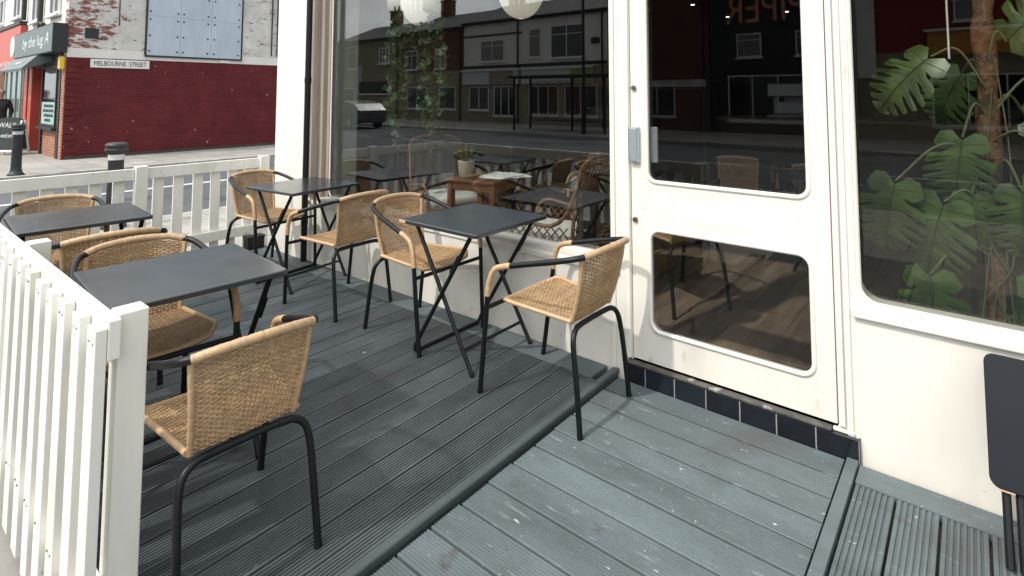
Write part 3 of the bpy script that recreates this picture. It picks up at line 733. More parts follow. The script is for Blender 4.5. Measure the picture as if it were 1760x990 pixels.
for x0 in (-18.1, -20.3): window(cs, x0, x0 + 1.1, 3.55, 4.8, YF - .005, -1, 'white', 1)
w = MB(); w.tube([(-18.95, YF - .08, 3.2), (-18.95, YF - .08, 4.98)], .06, 8); w.tube([(-18.95, YF - .08, 3.45), (-18.5, YF - .08, 3.35)], .05, 8); w.build('downpipe', M['darksign'], cs)
w = MB(); w.box(XG - .001, XG + .05, 1.30, 1.58, 2.86, 3.13); w.build('vent', M['darksign'], cs, bevel=.01)
w = MB(); w.tube([(XG + .012, 2.02, 3.25), (XG + .012, 2.0, 4.6)], .012, 6); w.build('cable', M['darksign'], cs)
w = MB(); w.box(XG + .0, XG + .02, 4.55, 4.85, 2.37, 2.46); w.build('small_plate', M['white'], cs, bevel=.004)
for yy in (6.12, 6.3): w = MB(); w.tube([(XG + .03, yy, 2.65), (XG + .03, yy, 4.95)], .02, 8); w.build('conduit', M['darksign'], cs)
w = MB(); w.add([(-20.9, YF - .2, 5.05), (XG + .1, YF - .2, 5.05), (XG + .1, 7.0, 6.52), (-20.9, 7.0, 6.52), (-20.9, YF - .2, 4.95), (XG + .1, YF - .2, 4.95), (XG + .1, 7.0, 6.42), (-20.9, 7.0, 6.42)],
                [(0, 1, 2, 3), (4, 7, 6, 5), (0, 4, 5, 1), (1, 5, 6, 2), (2, 6, 7, 3), (3, 7, 4, 0)]); w.build('roof', M['slate'], cs)
# street name plate and the blank hoarding on the gable
sn = thing('street_sign', 'white street name plate reading MELBOURNE STREET on the red wall', 'street sign', (XG, 2.09, 2.20))
MB().box(XG + .002, XG + .022, 1.44, 2.745, 2.115, 2.335).build('plate', M['white'], sn, bevel=.004)
text_obj('MELBOURNE  STREET', 0.17, face_mtx((XG + .024, 2.09, 2.222), '+X'), M['ink'], 'lettering', sn, .002, width=1.16)
hb = thing('hoarding', 'blank pale blue hoarding sheet bolted to the flaking white wall', 'hoarding', (XG, 3.9, 2.5))
w = MB()
for a, b in ((2.66, 3.47), (3.475, 4.29), (4.295, 5.16)):
    w.box(XG + .002, XG + .03, a, b, 2.50, 3.60); w.box(XG + .002, XG + .03, a, b, 3.604, 4.75)
w.build('sheets', M['board'], hb, bevel=.003)
w = MB()
for y in (2.72, 3.40, 3.55, 4.2, 4.38, 5.08):
    for z in (2.62, 3.05, 3.5, 3.72, 4.2): w.box(XG + .03, XG + .036, y - .022, y + .022, z - .022, z + .022)
w.build('bolts', M['darksign'], hb)
w = MB(); w.box(XG + .002, XG + .04, 2.62, 5.2, 2.455, 2.496); w.box(XG + .002, XG + .04, 2.615, 2.655, 2.50, 4.75); w.box(XG + .002, XG + .04, 5.165, 5.20, 2.50, 4.75); w.build('frame', M['darksign'], hb)
# the orange fronted shop beyond
ns_ = thing('orange_shop', 'shop with an orange red fascia next to the grey signed corner shop', 'building', (-21.0, 0.96, GZ))
w = MB(); w.box(-27.5, -20.91, YF, YF + .3, 3.3, 5.0); w.build('upper_front', M['render'], ns_)
for a, b in ((-27.5, -23.9), (-21.3, -20.91)): MB().box(a, b, YF, YF + .3, GZ, 3.3).build('lower_front', M['brickDark'], ns_)
w = MB(); w.box(-24.7, -21.05, YF - .16, YF - .001, 2.25, 3.55); w.build('shop_fascia', M['orange'], ns_, bevel=.01)
w = MB(); w.box(-24.75, -21.0, YF - .2, YF - .001, 3.56, 3.66); w.build('fascia_cornice', M['darksign'], ns_)
w = MB(); w.lathe([(.34, 0), (.34, .012)], 20); lg = w.build('emblem', M['letters'], ns_, world=False); lg.rotation_euler = (R(90), 0, 0); lg.location = (-22.1 + 21.0, -.165, 2.92 - GZ)
text_obj('hair & beauty', .22, face_mtx((-22.9, YF - .163, 2.42), '-Y'), M['letters'], 'fascia_lettering', ns_, width=2.6)
window(ns_, -23.88, -21.32, 0.3, 2.22, YF, -1, 'teal', 2)
for x0 in (-23.2, -26.2): window(ns_, x0, x0 + 1.2, 3.9, 4.8, YF, -1, 'white', 1)
w = MB(); w.tube([(-21.15, YF - .09, 3.7), (-21.15, YF - .09, 4.98)], .06, 8); w.build('downpipe', M['darksign'], ns_)
w = MB(); w.add([(-27.5, YF - .2, 5.05), (-20.91, YF - .2, 5.05), (-20.91, 7.0, 6.52), (-27.5, 7.0, 6.52), (-27.5, YF - .2, 4.95), (-20.91, YF - .2, 4.95), (-20.91, 7.0, 6.42), (-27.5, 7.0, 6.42)],
                [(0, 1, 2, 3), (4, 7, 6, 5), (0, 4, 5, 1), (1, 5, 6, 2), (2, 6, 7, 3), (3, 7, 4, 0)]); w.build('roof', M['slate'], ns_)
w = thing('end_shop', 'dark brick shop at the far end of the row, past the orange fascia', 'building', (-30, 0.96, GZ))
q = MB(); q.box(-36, -27.51, YF + .02, YF + .3, GZ, 5.0); q.build('wall', M['brickDark'], w)
window(w, -31, -28.2, .4, 2.3, YF + .02, -1, 'darksign', 1); window(w, -30, -28.6, 3.6, 4.8, YF + .02, -1, 'white', 1)

# ------------------------------------------------------------------ bollards, chalk board, passer-by
M['boll'] = mat('black_bollard_paint', (0.018, 0.019, 0.021), 0.45, 0.3, 9)
M['band'] = mat('pale_reflective_band', (0.55, 0.55, 0.55), 0.4, 0.1, 10)
def bollard(label, x, y, h):
    t = thing('bollard', label, 'bollard', (x, y, GZ), group='bollards by the side street')
    MB().lathe([(.135, 0), (.135, .03), (.105, .055), (.088, .12), (.083, .3), (.080, h - .27), (.080, h - .13)], 20).build('post', M['boll'], t, world=False)
    MB().lathe([(.083, h - .205), (.083, h - .140)], 20).build('reflective_band', M['band'], t, world=False)
    MB().lathe([(.082, h - .13), (.088, h - .125), (.118, h - .10), (.120, h - .075), (.100, h - .06), (.118, h - .045), (.116, h - .02), (.09, h), (.02, h + .006)], 20).build('cap', M['boll'], t, world=False)
bollard('black bollard with a pale band just behind the far deck fence', -6.72, -0.41, 1.02)
bollard('black bollard with a pale band in front of the chalkboard sign across the side street', -13.55, -0.27, 1.02)
ab = thing('chalkboard_sign', 'chalkboard pavement sign lettered WALK in front of the corner shop', 'sign', (-19.0, 0.40, GZ), rz=R(38))
def abp(y, tilt, name, face):
    b = MB(); b.extr([(-.34, 0)] * 0 + [], 0, 0) if False else None
    w = MB(); m_ = Matrix.Translation(Vector((0, y, .0))) @ Matrix.Rotation(tilt, 4, 'X')
    p = [( -.33, .14), (.33, .14), (.33, .92)] + [(.33 * math.cos(R(a)), .92 + .10 * math.sin(R(a))) for a in range(15, 180, 15)] + [(-.33, .92)]
    vs = [m_ @ Vector((x, -.012, z)) for x, z in p] + [m_ @ Vector((x, .012, z)) for x, z in p]; n = len(p)
    w.add(vs, [tuple(range(n)), tuple(reversed(range(n, 2 * n)))] + [(i, (i + 1) % n, (i + 1) % n + n, i + n) for i in range(n)])
    bd = w.build(name, M['chalk'], ab, world=False)
    fr_ = MB()
    for s in (-1, 1): fr_.obox(m_ @ Matrix.Translation(Vector((s * .355, 0, .47))), .045, .035, .94)
    fr_.obox(m_ @ Matrix.Translation(Vector((0, 0, .11))), .66, .03, .05)
    fr_.build('frame', M['white'], bd, world=False, bevel=.004)
    if face:
        a = text_obj('WALK', .19, m_ @ face_mtx((0, -.0165, .80), '-Y'), M['letters'], 'lettering', None, .003, width=.48); a.parent = bd
        a = text_obj('ins welcome', .17, m_ @ face_mtx((0, -.0165, .52), '-Y'), M['letters'], 'lettering', None, .003, width=.54, shear=.2); a.parent = bd
abp(-.22, R(-11), 'front_panel', True); abp(.22, R(11), 'back_panel', False)

def person(label, loc, rz):
    t = thing('person', label, 'person', loc, rz)
    J = {'pel': (0, 0, .95), 'waist': (0, 0, 1.10), 'chest': (0, .01, 1.30), 'neck': (0, 0, 1.48), 'headb': (0, -.015, 1.54), 'head': (0, -.02, 1.64), 'top': (0, -.01, 1.74),
         'hl': (.10, 0, .90), 'kl': (.11, -.04, .50), 'al': (.11, .05, .09), 'tl': (.12, -.10, .04), 'hr': (-.10, 0, .90), 'kr': (-.11, -.14, .52), 'ar': (-.11, -.12, .09), 'tr': (-.12, -.27, .05),
         'sl': (.19, .01, 1.42), 'el': (.26, .05, 1.14), 'wl': (.25, -.10, .92), 'hal': (.24, -.15, .83), 'sr': (-.19, .01, 1.42), 'er': (-.26, .0, 1.15), 'wr': (-.24, -.20, 1.02), 'har': (-.20, -.28, 1.0)}
    rad = {'pel': .15, 'waist': .14, 'chest': .16, 'neck': .06, 'headb': .07, 'head': .095, 'top': .06, 'hl': .095, 'kl': .06, 'al': .045, 'tl': .04, 'hr': .095, 'kr': .06, 'ar': .045, 'tr': .04,
           'sl': .075, 'el': .055, 'wl': .045, 'hal': .035, 'sr': .075, 'er': .055, 'wr': .045, 'har': .035}
    ed = [('pel', 'waist'), ('waist', 'chest'), ('chest', 'neck'), ('neck', 'headb'), ('headb', 'head'), ('head', 'top'), ('pel', 'hl'), ('hl', 'kl'), ('kl', 'al'), ('al', 'tl'), ('pel', 'hr'), ('hr', 'kr'), ('kr', 'ar'), ('ar', 'tr'),
          ('chest', 'sl'), ('sl', 'el'), ('el', 'wl'), ('wl', 'hal'), ('chest', 'sr'), ('sr', 'er'), ('er', 'wr'), ('wr', 'har')]
    ks = list(J); me = bpy.data.meshes.new('body'); me.from_pydata([J[k] for k in ks], [(ks.index(a), ks.index(b)) for a, b in ed], [])
    o = bpy.data.objects.new('body', me); COL.objects.link(o); o.parent = t
    md = o.modifiers.new('s', 'SKIN'); md.use_smooth_shade = True
    for i, k in enumerate(ks): me.skin_vertices[0].data[i].radius = (rad[k] * (1.15 if k in ('chest', 'waist', 'pel') else 1), rad[k] * (.85 if k in ('chest', 'waist', 'pel') else 1))
    me.skin_vertices[0].data[0].use_root = True
    s2 = o.modifiers.new('ss', 'SUBSURF'); s2.levels = 2; s2.render_levels = 2
    cm = bpy.data.materials.new('dark_clothes_and_skin'); cm.use_nodes = True; nt = cm.node_tree; b = nt.nodes['Principled BSDF']; b.inputs['Roughness'].default_value = .8
    tc = nt.nodes.new('ShaderNodeTexCoord'); sx = nt.nodes.new('ShaderNodeSeparateXYZ'); nt.links.new(tc.outputs['Object'], sx.inputs[0])
    cr = nt.nodes.new('ShaderNodeValToRGB'); cr.color_ramp.interpolation = 'CONSTANT'
    mr = nt.nodes.new('ShaderNodeMath'); mr.operation = 'DIVIDE'; mr.inputs[1].default_value = 2; nt.links.new(sx.outputs['Z'], mr.inputs[0])
    e = cr.color_ramp.elements; e[0].position = 0; e[0].color = (.03, .03, .035, 1); e[1].position = .46; e[1].color = (.012, .014, .018, 1)
    k = cr.color_ramp.elements.new(.745); k.color = (.45, .25, .18, 1)
    nt.links.new(mr.outputs[0], cr.inputs['Fac']); nt.links.new(cr.outputs['Color'], b.inputs['Base Color']); me.materials.append(cm)
    h = MB(); h.lathe([(.02, 1.615), (.085, 1.62), (.108, 1.66), (.105, 1.71), (.075, 1.755), (.02, 1.77)], 16, c=(0, .01, 0)); h.build('hair', mat('grey_hair', (.30, .28, .26), .7, .3, 40), t, world=False)
person('passer-by in a dark jacket with short grey hair, walking behind the chalkboard sign', (-20.9, 0.42, GZ), R(70))

# ------------------------------------------------------------------ terrace across the main road (seen in the shop glass)
YO = -21.0
def house(label, x0, x1, eave, wallm, lowm, wins, loww, fascia=None, ridge=1.5, chim=()):
    t = thing('terraced_house', label, 'building', ((x0 + x1) / 2, YO, GZ), group='terrace across the main road')
    MB().box(x0, x1, YO - .3, YO, 2.9, eave).build('upper_wall', M[wallm], t)
    MB().box(x0, x1, YO - .3, YO - .004, GZ, 2.9).build('lower_wall', M[lowm], t)
    MB().box(x0, x1, YO - 7.0, YO - 6.8, GZ, eave).build('rear_wall', M['brickDark'], t)
    w = MB(); ym = YO - 3.5; rz = eave + ridge
    w.add([(x0, YO + .22, eave - .05), (x1, YO + .22, eave - .05), (x1, ym, rz), (x0, ym, rz), (x1, YO - 7.2, eave - .05), (x0, YO - 7.2, eave - .05), (x0, YO + .22, eave - .17), (x1, YO + .22, eave - .17), (x1, YO - 7.2, eave - .17), (x0, YO - 7.2, eave - .17)],
          [(0, 1, 2, 3), (3, 2, 4, 5), (0, 6, 7, 1), (1, 7, 8, 4, 2), (5, 9, 6, 0, 3), (6, 9, 8, 7), (5, 4, 8, 9)])
    rf_ = w.build('roof', M['slate'], t)
    for cx in chim:
        c = MB(); c.box(cx - .45, cx + .45, ym - .3, ym + .3, rz - .35, rz + 1.0); c.box(cx - .5, cx + .5, ym - .35, ym + .35, rz + 1.0, rz + 1.12)
        for k in (-.25, .25): c.lathe([(.11, 1.12), (.09, 1.5)], 10, c=(cx + k, ym, rz))
        c.build('chimney', M['brickDark'], rf_, world=False)
        for v in rf_.children[-1].data.vertices: v.co -= t.location
    MB().tube([(x0, YO + .25, eave - .05), (x1, YO + .25, eave - .05)], .06, 8).build('gutter', M['darksign'], t)
    for i_, (a, b, c, d_, mu) in enumerate(wins): window(t, a, b, c, d_, YO, 1, 'white', mu, 0.72, True, 'curtain' if i_ % 2 == 0 else 'hglass')
    MB().tube([(x1 - .25, YO + .10, GZ), (x1 - .25, YO + .10, eave - .1)], .05, 8).build('drainpipe', M['darksign'], t)
    for (a, b, c, d_, mu) in loww: window(t, a, b, c, d_, YO - .004, 1, 'white', mu)
    if fascia:
        a, b, c, d_, mm = fascia; MB().box(a, b, YO + .001, YO + .22, c, d_).build('shop_fascia', M[mm], t, bevel=.01)
        MB().box(a - .1, b + .1, YO + .001, YO + .32, d_ + .003, d_ + .10).build('cornice', M['white'], t)
    return t
M['olive'] = mat('drab_olive_render', (0.22, 0.21, 0.14), 0.8, 0.15, 1.5)
M['tan'] = mat('tan_shopfront', (0.30, 0.25, 0.17), 0.7, 0.1, 2)
M['lime'] = mat('lime_green_panel', (0.22, 0.36, 0.06), 0.6)
M['signwhite'] = mat('pale_fascia', (0.55, 0.56, 0.58), 0.5, 0.05, 2)
M['mustard'] = mat('mustard_orange_fascia', (0.62, 0.25, 0.04), 0.5, 0.1, 2)
M['redrender'] = mat('dark_red_render', (0.24, 0.035, 0.03), 0.8, 0.1, 2)
house('white rendered house with a wide window above a pale shop fascia, left of its pair', -22.7, -18.1, 5.75, 'render', 'tan', [(-21.3, -19.4, 3.35, 4.6, 1)], [(-22.2, -20.6, .5, 1.9, 1), (-20.2, -18.5, .2, 1.9, 2)], (-22.6, -18.2, 2.0, 2.78, 'signwhite'), chim=(-21.4,))
house('white rendered house with tall twin windows beside a street lamp', -18.1, -12.6, 5.75, 'render', 'tan', [(-17.6, -16.75, 3.45, 5.05, 0), (-16.1, -14.0, 3.35, 5.1, 1)], [(-17.6, -15.6, .3, 1.9, 2), (-15.2, -13.2, .3, 1.9, 1)], (-18.0, -13.4, 2.0, 2.78, 'signwhite'))
house('red brick terraced house with one narrow window next to the white pair', -28.8, -22.7, 5.6, 'brickDark', 'tan', [(-25.3, -24.3, 3.05, 4.35, 1), (-28.2, -27.0, 3.05, 4.35, 1)], [(-24.9, -23.4, .5, 1.9, 0), (-28, -26, .5, 1.9, 1)], None, chim=(-27.9,))
h_ = house('drab olive terraced house with a big white framed shop sign', -36.5, -28.8, 5.4, 'olive', 'tan', [(-31.2, -30.0, 3.6, 4.7, 2), (-35.0, -33.9, 3.3, 5.0, 0)], [(-35.5, -34, .4, 1.9, 0)], None, chim=(-33.8,))
w = MB(); w.box(-33.2, -29.8, YO + .002, YO + .25, 1.5, 2.35); w.build('shop_sign', M['darksign'], h_, bevel=.01)
w = MB(); w.box(-33.3, -33.2, YO + .002, YO + .28, 1.45, 3.5); w.box(-29.8, -29.72, YO + .002, YO + .28, 1.45, 2.4); w.box(-33.2, -29.8, YO + .002, YO + .28, 1.40, 1.50); w.build('sign_frame', M['white'], h_)
house('plain dark brick building without windows at the end of the white pair', -12.6, -7.4, 6.6, 'brickDark', 'brickDark', [], [(-11.6, -9, .4, 1.9, 2)], None, ridge=1.2)
hp = house('tall dark fronted building lettered PIPER in red brown capitals', -7.35, -1.85, 6.9, 'darksign', 'darksign', [(-6.2, -5.2, 2.95, 3.95, 0), (-3.9, -2.9, 2.95, 3.95, 0)], [(-6.6, -2.6, .3, 2.2, 3)], None, ridge=1.0)
M['piper'] = mat('red_brown_letters', (0.70, 0.28, 0.16), 0.5)
text_obj('PIPER', 1.75, face_mtx((-5.05, YO + .03, 4.92), '+Y'), M['piper'], 'lettering', hp, .03, width=3.1)
hr = house('red rendered shop with a mustard orange fascia and a cream edge strip', -1.8, 7.5, 5.6, 'redrender', 'tan', [(1.1, 1.95, 3.9, 4.9, 0), (2.9, 4.2, 3.85, 4.9, 1), (5.3, 6.4, 3.85, 4.9, 1)], [(0.4, 3.4, .3, 2.1, 2), (4.2, 7, .3, 2.1, 2)], (0.35, 7.2, 2.75, 3.55, 'mustard'))
MB().box(-1.795, -1.2, YO + .004, YO + .1, 2.0, 5.3).build('edge_strip', M['render'], hr)
house('brown brick terraced house past the mustard shop', 7.5, 16, 5.6, 'brickDark', 'tan', [(8.4, 9.6, 3.4, 4.8, 1), (12, 13.2, 3.4, 4.8, 1)], [(8.2, 10.5, .4, 2.0, 1)], (8, 15.5, 2.2, 2.9, 'signwhite'))
for o_ in [k for k in bpy.data.objects if k.get('label', '').startswith('white rendered house with tall twin')]:
    MB().box(-14.7, -13.42, YO + .2205, YO + .235, 2.04, 2.74).build('fascia_panel', M['lime'], o_)
    MB().box(-18.08, -12.62, YO + .001, YO + .06, 2.95, 3.12).build('string_course', M['darksign'], o_)
    MB().box(-13.5, -13.05, YO + .001, YO + .10, 4.0, 4.3).build('meter_box', M['darksign'], o_)
for o_ in [k for k in bpy.data.objects if k.get('label', '').startswith('white rendered house with a wide')]:
    MB().box(-20.4, -18.6, YO + .2205, YO + .235, 2.04, 2.74).build('fascia_panel', M['tan'], o_)
    MB().box(-22.68, -18.12, YO + .001, YO + .05, 4.85, 4.95).build('string_course', M['darksign'], o_)
    MB().box(-22.68, -18.12, YO + .001, YO + .06, 2.95, 3.12).build('string_course', M['darksign'], o_)
# bus shelter
bs = thing('bus_shelter', 'dark framed bus shelter standing before the pale shop fascias', 'bus shelter', (-12.6, -17.2, GZ))
w = MB()
for x in (-15.0, -12.6, -10.2): w.box(x - .04, x + .04, -17.9, -17.82, GZ, 2.15)
for x in (-15.0, -10.2): w.box(x - .04, x + .04, -16.7, -16.62, GZ, 2.15)
w.build('frame', M['darksign'], bs)
MB().box(-15.2, -10.0, -18.0, -16.4, 2.152, 2.27).build('roof', M['darksign'], bs, bevel=.02)
MB().box(-14.95, -10.25, -17.87, -17.86, .15, 2.05).build('rear_pane', M['glass'], bs)
MB().box(-14.4, -11.4, -17.8, -17.45, .22, .26).build('bench', M['darksign'], bs)
# street lamp
sl_ = thing('street_lamp', 'tall dark street lamp column in front of the white houses', 'street lamp', (-10.9, -16.2, GZ))
w = MB(); w.tube([(-10.9, -16.2, GZ), (-10.9, -16.2, 1.2)], .1, 10); w.tube([(-10.9, -16.2, 1.2), (-10.9, -16.2, 7.5)], .062, 10); w.build('column', M['darksign'], sl_)
w = MB(); w.tube(spline([(-10.9, -16.2, 7.45), (-10.9, -15.9, 7.8), (-10.9, -15.1, 7.9)], 6), .04, 8); w.box(-11.02, -10.78, -15.2, -14.5, 7.82, 7.95); w.build('lamp_head', M['darksign'], sl_)
# parked car
M['carp'] = mat('grey_car_paint', (0.10, 0.11, 0.12), 0.3, 0.03, 3, metal=0.3)
car = thing('parked_car', 'dark grey hatchback parked on the far side of the main road', 'car', (-24.0, -14.0, GZ - .10))
prof = [(-2.0, .30), (-2.05, .62), (-1.98, .86), (-1.3, .95), (-.62, 1.38), (-.1, 1.46), (.7, 1.45), (1.55, 1.30), (1.98, .95), (2.02, .55), (1.95, .30)]
def loft(prof, stations, m, name, parent):
    mb = MB(); n = len(prof); vs = []
    for (y, sx, z0) in stations: vs += [(p * sx, y, z0 + (z - z0) * (1 if abs(y) < .7 else .96)) for p, z in prof]
    fs = []
    for i in range(len(stations) - 1):
        for j in range(n): fs.append((i * n + j, i * n + (j + 1) % n, (i + 1) * n + (j + 1) % n, (i + 1) * n + j))
    fs += [tuple(reversed(range(n))), tuple(range((len(stations) - 1) * n, len(stations) * n))]
    return mb.add(vs, fs, 0).build(name, m, parent, world=False, bevel=.03, seg=3)
loft(prof, [(-.86, .96, .3), (-.78, 1.0, .3), (.78, 1.0, .3), (.86, .96, .3)], M['carp'], 'body', car)
for s in (-1, 1):
    w = MB(); y = s * .866
    p = [(-1.12, .97), (-.60, 1.30), (-.12, 1.37), (.66, 1.36), (1.4, 1.22), (1.62, .99)]
    w.add([(a, y, b) for a, b in p] + [(a, y + s * .006, b) for a, b in p], [tuple(range(6)), tuple(reversed(range(6, 12)))] + [(i, (i + 1) % 6, (i + 1) % 6 + 6, i + 6) for i in range(6)]); w.build('side_window', M['hglass'], car, world=False)
    for x in (-1.28, 1.25):
        w = MB(); w.tube([(x, s * .70, .32), (x, s * .90, .32)], .32, 24); wh = w.build('wheel', M['darksign'], car, world=False)
        w = MB(); w.tube([(x, s * .899, .32), (x, s * .908, .32)], .20, 20); w.build('rim', M['chrome'], wh, world=False)
    w = MB(); w.box(-2.06, -1.90, s * .55 - .17, s * .55 + .17, .66, .80); w.build('headlight', M['white'], car, world=False, bevel=.03)
w = MB(); w.add([(-1.285, -.66, .985), (-1.285, .66, .985), (-.64, .6, 1.392), (-.64, -.6, 1.392), (-1.30, -.66, .995), (-1.30, .66, .995), (-.655, .6, 1.402), (-.655, -.6, 1.402)], [(0, 1, 2, 3), (4, 7, 6, 5), (0, 4, 5, 1), (1, 5, 6, 2), (2, 6, 7, 3), (3, 7, 4, 0)]); w.build('windscreen', M['hglass'], car, world=False)

# ------------------------------------------------------------------ inside the cafe
FZ = 0.05
M['rattan'] = mat('brown_rattan', (0.17, 0.075, 0.035), 0.45, 0.2, 20)
M['cushion'] = mat('white_cushion', (0.72, 0.70, 0.66), 0.9, 0.04, 12, 0.2, 90)
M['orangewood'] = mat('orange_brown_wood', (0.13, 0.047, 0.017), 0.4, 0.3, 5, stretch=(8, 8, .7))
M['leaf'] = mat('green_leaf', (0.056, 0.098, 0.022), 0.32, 0.55, 9, 0.1, 40, island=0.3)
M['leafdark'] = mat('dark_ivy_leaf', (0.048, 0.088, 0.030), 0.30, 0.3, 9, island=0.75)
M['stem'] = mat('pale_green_stem', (0.10, 0.12, 0.05), 0.5, 0.2, 20)
M['coir'] = mat('orange_coir_pole', (0.14, 0.068, 0.032), 0.95, 0.7, 34, 1.0, 90, spots=[((0.05, 0.035, 0.02), 12, 0.55, 0.1), ((0.24, 0.12, 0.06), 60, 0.6, 0.05)])
M['pot'] = mat('cream_pot', (0.45, 0.40, 0.32), 0.6, 0.15, 12)
M['soil'] = mat('potting_soil', (0.03, 0.022, 0.016), 0.95, 0.4, 40)
def rattan_armchair(label, x, y, rz):
    t = thing('rattan_armchair', label, 'armchair', (x, y, FZ), rz, group='rattan armchairs inside the window')
    f = MB()
    for s in (-1, 1):
        f.tube(spline([(s * .27, .27, 0), (s * .27, .28, .40), (s * .275, .27, .52), (s * .29, .20, .585), (s * .30, .05, .565), (s * .29, -.10, .545), (s * .275, -.20, .60), (s * .26, -.27, .75), (s * .25, -.31, .90)], 6), .013, 8)
        f.tube([(s * .25, -.25, 0), (s * .25, -.24, .40), (s * .255, -.27, .72)], .013, 8)
        f.tube([(s * .27, .27, .38), (s * .25, -.24, .38)], .011, 8); f.tube([(s * .27, .27, .16), (s * .25, -.24, .16)], .009, 8)
    f.tube(spline([(-.25, -.31, .90), (-.17, -.33, .945), (0, -.34, .96), (.17, -.33, .945), (.25, -.31, .90)], 6), .014, 8)
    for z in (.38, .16): f.tube([(-.27, .27, z), (.27, .27, z)], .011, 8); f.tube([(-.25, -.24, z), (.25, -.24, z)], .010, 8)
    f.build('frame', M['rattan'], t, world=False)
    l = MB()
    def lat(P, nu, nv):
        for k in range(-nv, nu):
            for sg in (1, -1):
                pts = []
                for q in range(nv * 2 + 1):
                    u = (k + q / 2) / nu if sg > 0 else 1 - (k + q / 2) / nu
                    if -1e-6 <= u <= 1 + 1e-6: pts.append(P(u, q / (2 * nv)))
                if len(pts) > 1: l.tube(pts, .0048, 5, cap=False)
    for s in (-1, 1): lat(lambda u, v: Vector((s * (.27 + .012 * v), .27 - .50 * u, .18 + v * .36)), 9, 6)
    lat(lambda u, v: Vector((-.26 + .52 * u, .275, .17 + v * .20)), 9, 3)
    lat(lambda u, v: Vector((-.25 + .50 * u, -.25 - .08 * v, .40 + v * .53)), 8, 8)
    l.build('lattice', M['rattan'], t, world=False)
    b = MB(); b.box(-.235, .235, -.312, -.262, .42, .88); b.build('back_panel', mat('dark_back_cloth', (.05, .035, .03), .9, .2, 20), t, world=False, bevel=.02)
    c = MB(); c.box(-.25, .25, -.22, .26, .385, .47); c.build('cushion', M['cushion'], t, world=False, bevel=.035, seg=4)
    return t
rattan_armchair('rattan armchair with a dark back and white cushion, inside below the trailing ivy', -2.28, 0.92, R(-112))
rattan_armchair('rattan armchair right behind the glass near the door, diamond lattice over white cushion', -0.74, 0.46, R(100))
ICH = [(-1.00, 1.62, R(170), 'wicker chair inside the cafe with its pale back above the low table'),
       (-1.62, 2.05, R(150), 'wicker chair inside the cafe behind the paper strewn wooden table'),
       (-0.10, 0.95, R(60), 'wicker chair inside the cafe just behind the door frame'),
       (0.33, 2.9, R(20), 'wicker chair standing inside the door, seen through the upper glass'),
       (-0.35, 3.1, R(10), 'wicker chair far inside the cafe left of the door glass')]
for x, y, a, lab in ICH:
    c = copy_tree(chair0); c.location = (x, y, FZ); c.rotation_euler = (0, 0, a); c['label'] = lab; c['group'] = 'wicker chairs inside the cafe'
def copy_table(x, y, z, a, lab):
    c = tab0.copy(); COL.objects.link(c)
    for ch in [k for k in bpy.data.objects if k.parent == tab0]:
        if ch != worn: copy_tree(ch, c)
    c.location = (x, y, z); c.rotation_euler = (0, 0, a); c['label'] = lab; c['group'] = 'folding tables inside the cafe'
copy_table(-0.62, 1.02, FZ - .10 + .10, R(20), 'black folding table inside, behind the lattice armchair')
copy_table(-1.98, 1.62, FZ, R(15), 'black folding table inside, behind the potted plant')
copy_table(-0.95, 2.25, FZ, R(10), 'black folding table deep inside near the right of the shop window')
copy_table(0.55, 2.3, FZ, R(5), 'black folding table inside straight behind the door')
wt = thing('side_table', 'small orange brown wooden side table holding papers and a pot plant', 'table', (-1.60, 0.72, FZ), R(8))
w = MB(); w.box(-.235, .235, -.235, .235, .670, .695); w.build('tabletop', M['orangewood'], wt, world=False, bevel=.006)
for a in (-1, 1):
    for b in (-1, 1): MB().box(a * .20 - .024, a * .20 + .024, b * .20 - .024, b * .20 + .024, 0, .6695).build('leg', M['orangewood'], wt, world=False, bevel=.006)
w = MB(); w.box(-.175, .175, -.215, -.20, .61, .669); w.box(-.175, .175, .20, .215, .61, .669); w.box(-.215, -.20, -.175, .175, .61, .669); w.box(.20, .215, -.175, .175, .61, .669); w.build('apron', M['orangewood'], wt, world=False)
pp = thing('papers', 'loose white papers lying on the wooden side table', 'paper', (-1.52, 0.78, FZ + .696))
w = MB(); q_ = random.Random(2)
for k in range(4): w.obox(Matrix.Translation(Vector((q_.uniform(-.05, .08), q_.uniform(-.06, .06), .002 + k * .003))) @ Matrix.Rotation(q_.uniform(-.5, .5), 4, 'Z'), .21, .297, .002)
w.build('sheets', mat('paper', (.78, .78, .76), .8), pp, world=False)
pt = thing('pot_plant', 'spiky pot plant in a cream pot on the wooden side table', 'plant', (-1.71, 0.60, FZ + .696))
MB().lathe([(.045, 0), (.060, .01), (.068, .12), (.070, .13), (.060, .13), (.055, .115)], 18).build('pot', M['pot'], pt, world=False)
w = MB(); q_ = random.Random(9)
for k in range(46):
    a = q_.uniform(0, 2 * PI); l_ = q_.uniform(.10, .21); o_ = q_.uniform(.3, .95); d_ = Vector((math.cos(a), math.sin(a), 0)); s_ = Vector((-d_.y, d_.x, 0)); pts = []
    for i in range(6):
        t_ = i / 5; c = d_ * (.02 + l_ * o_ * t_) + Vector((0, 0, .12 + l_ * (t_ * 1.1 - .75 * o_ * t_ * t_))); ww = .007 * (1 - t_ * .9); pts += [c - s_ * ww, c + s_ * ww]
    w.add(pts, [(2 * i, 2 * i + 1, 2 * i + 3, 2 * i + 2) for i in range(5)], 0, True)
w.build('leaves', M['leaf'], pt, world=False, recalc=False)
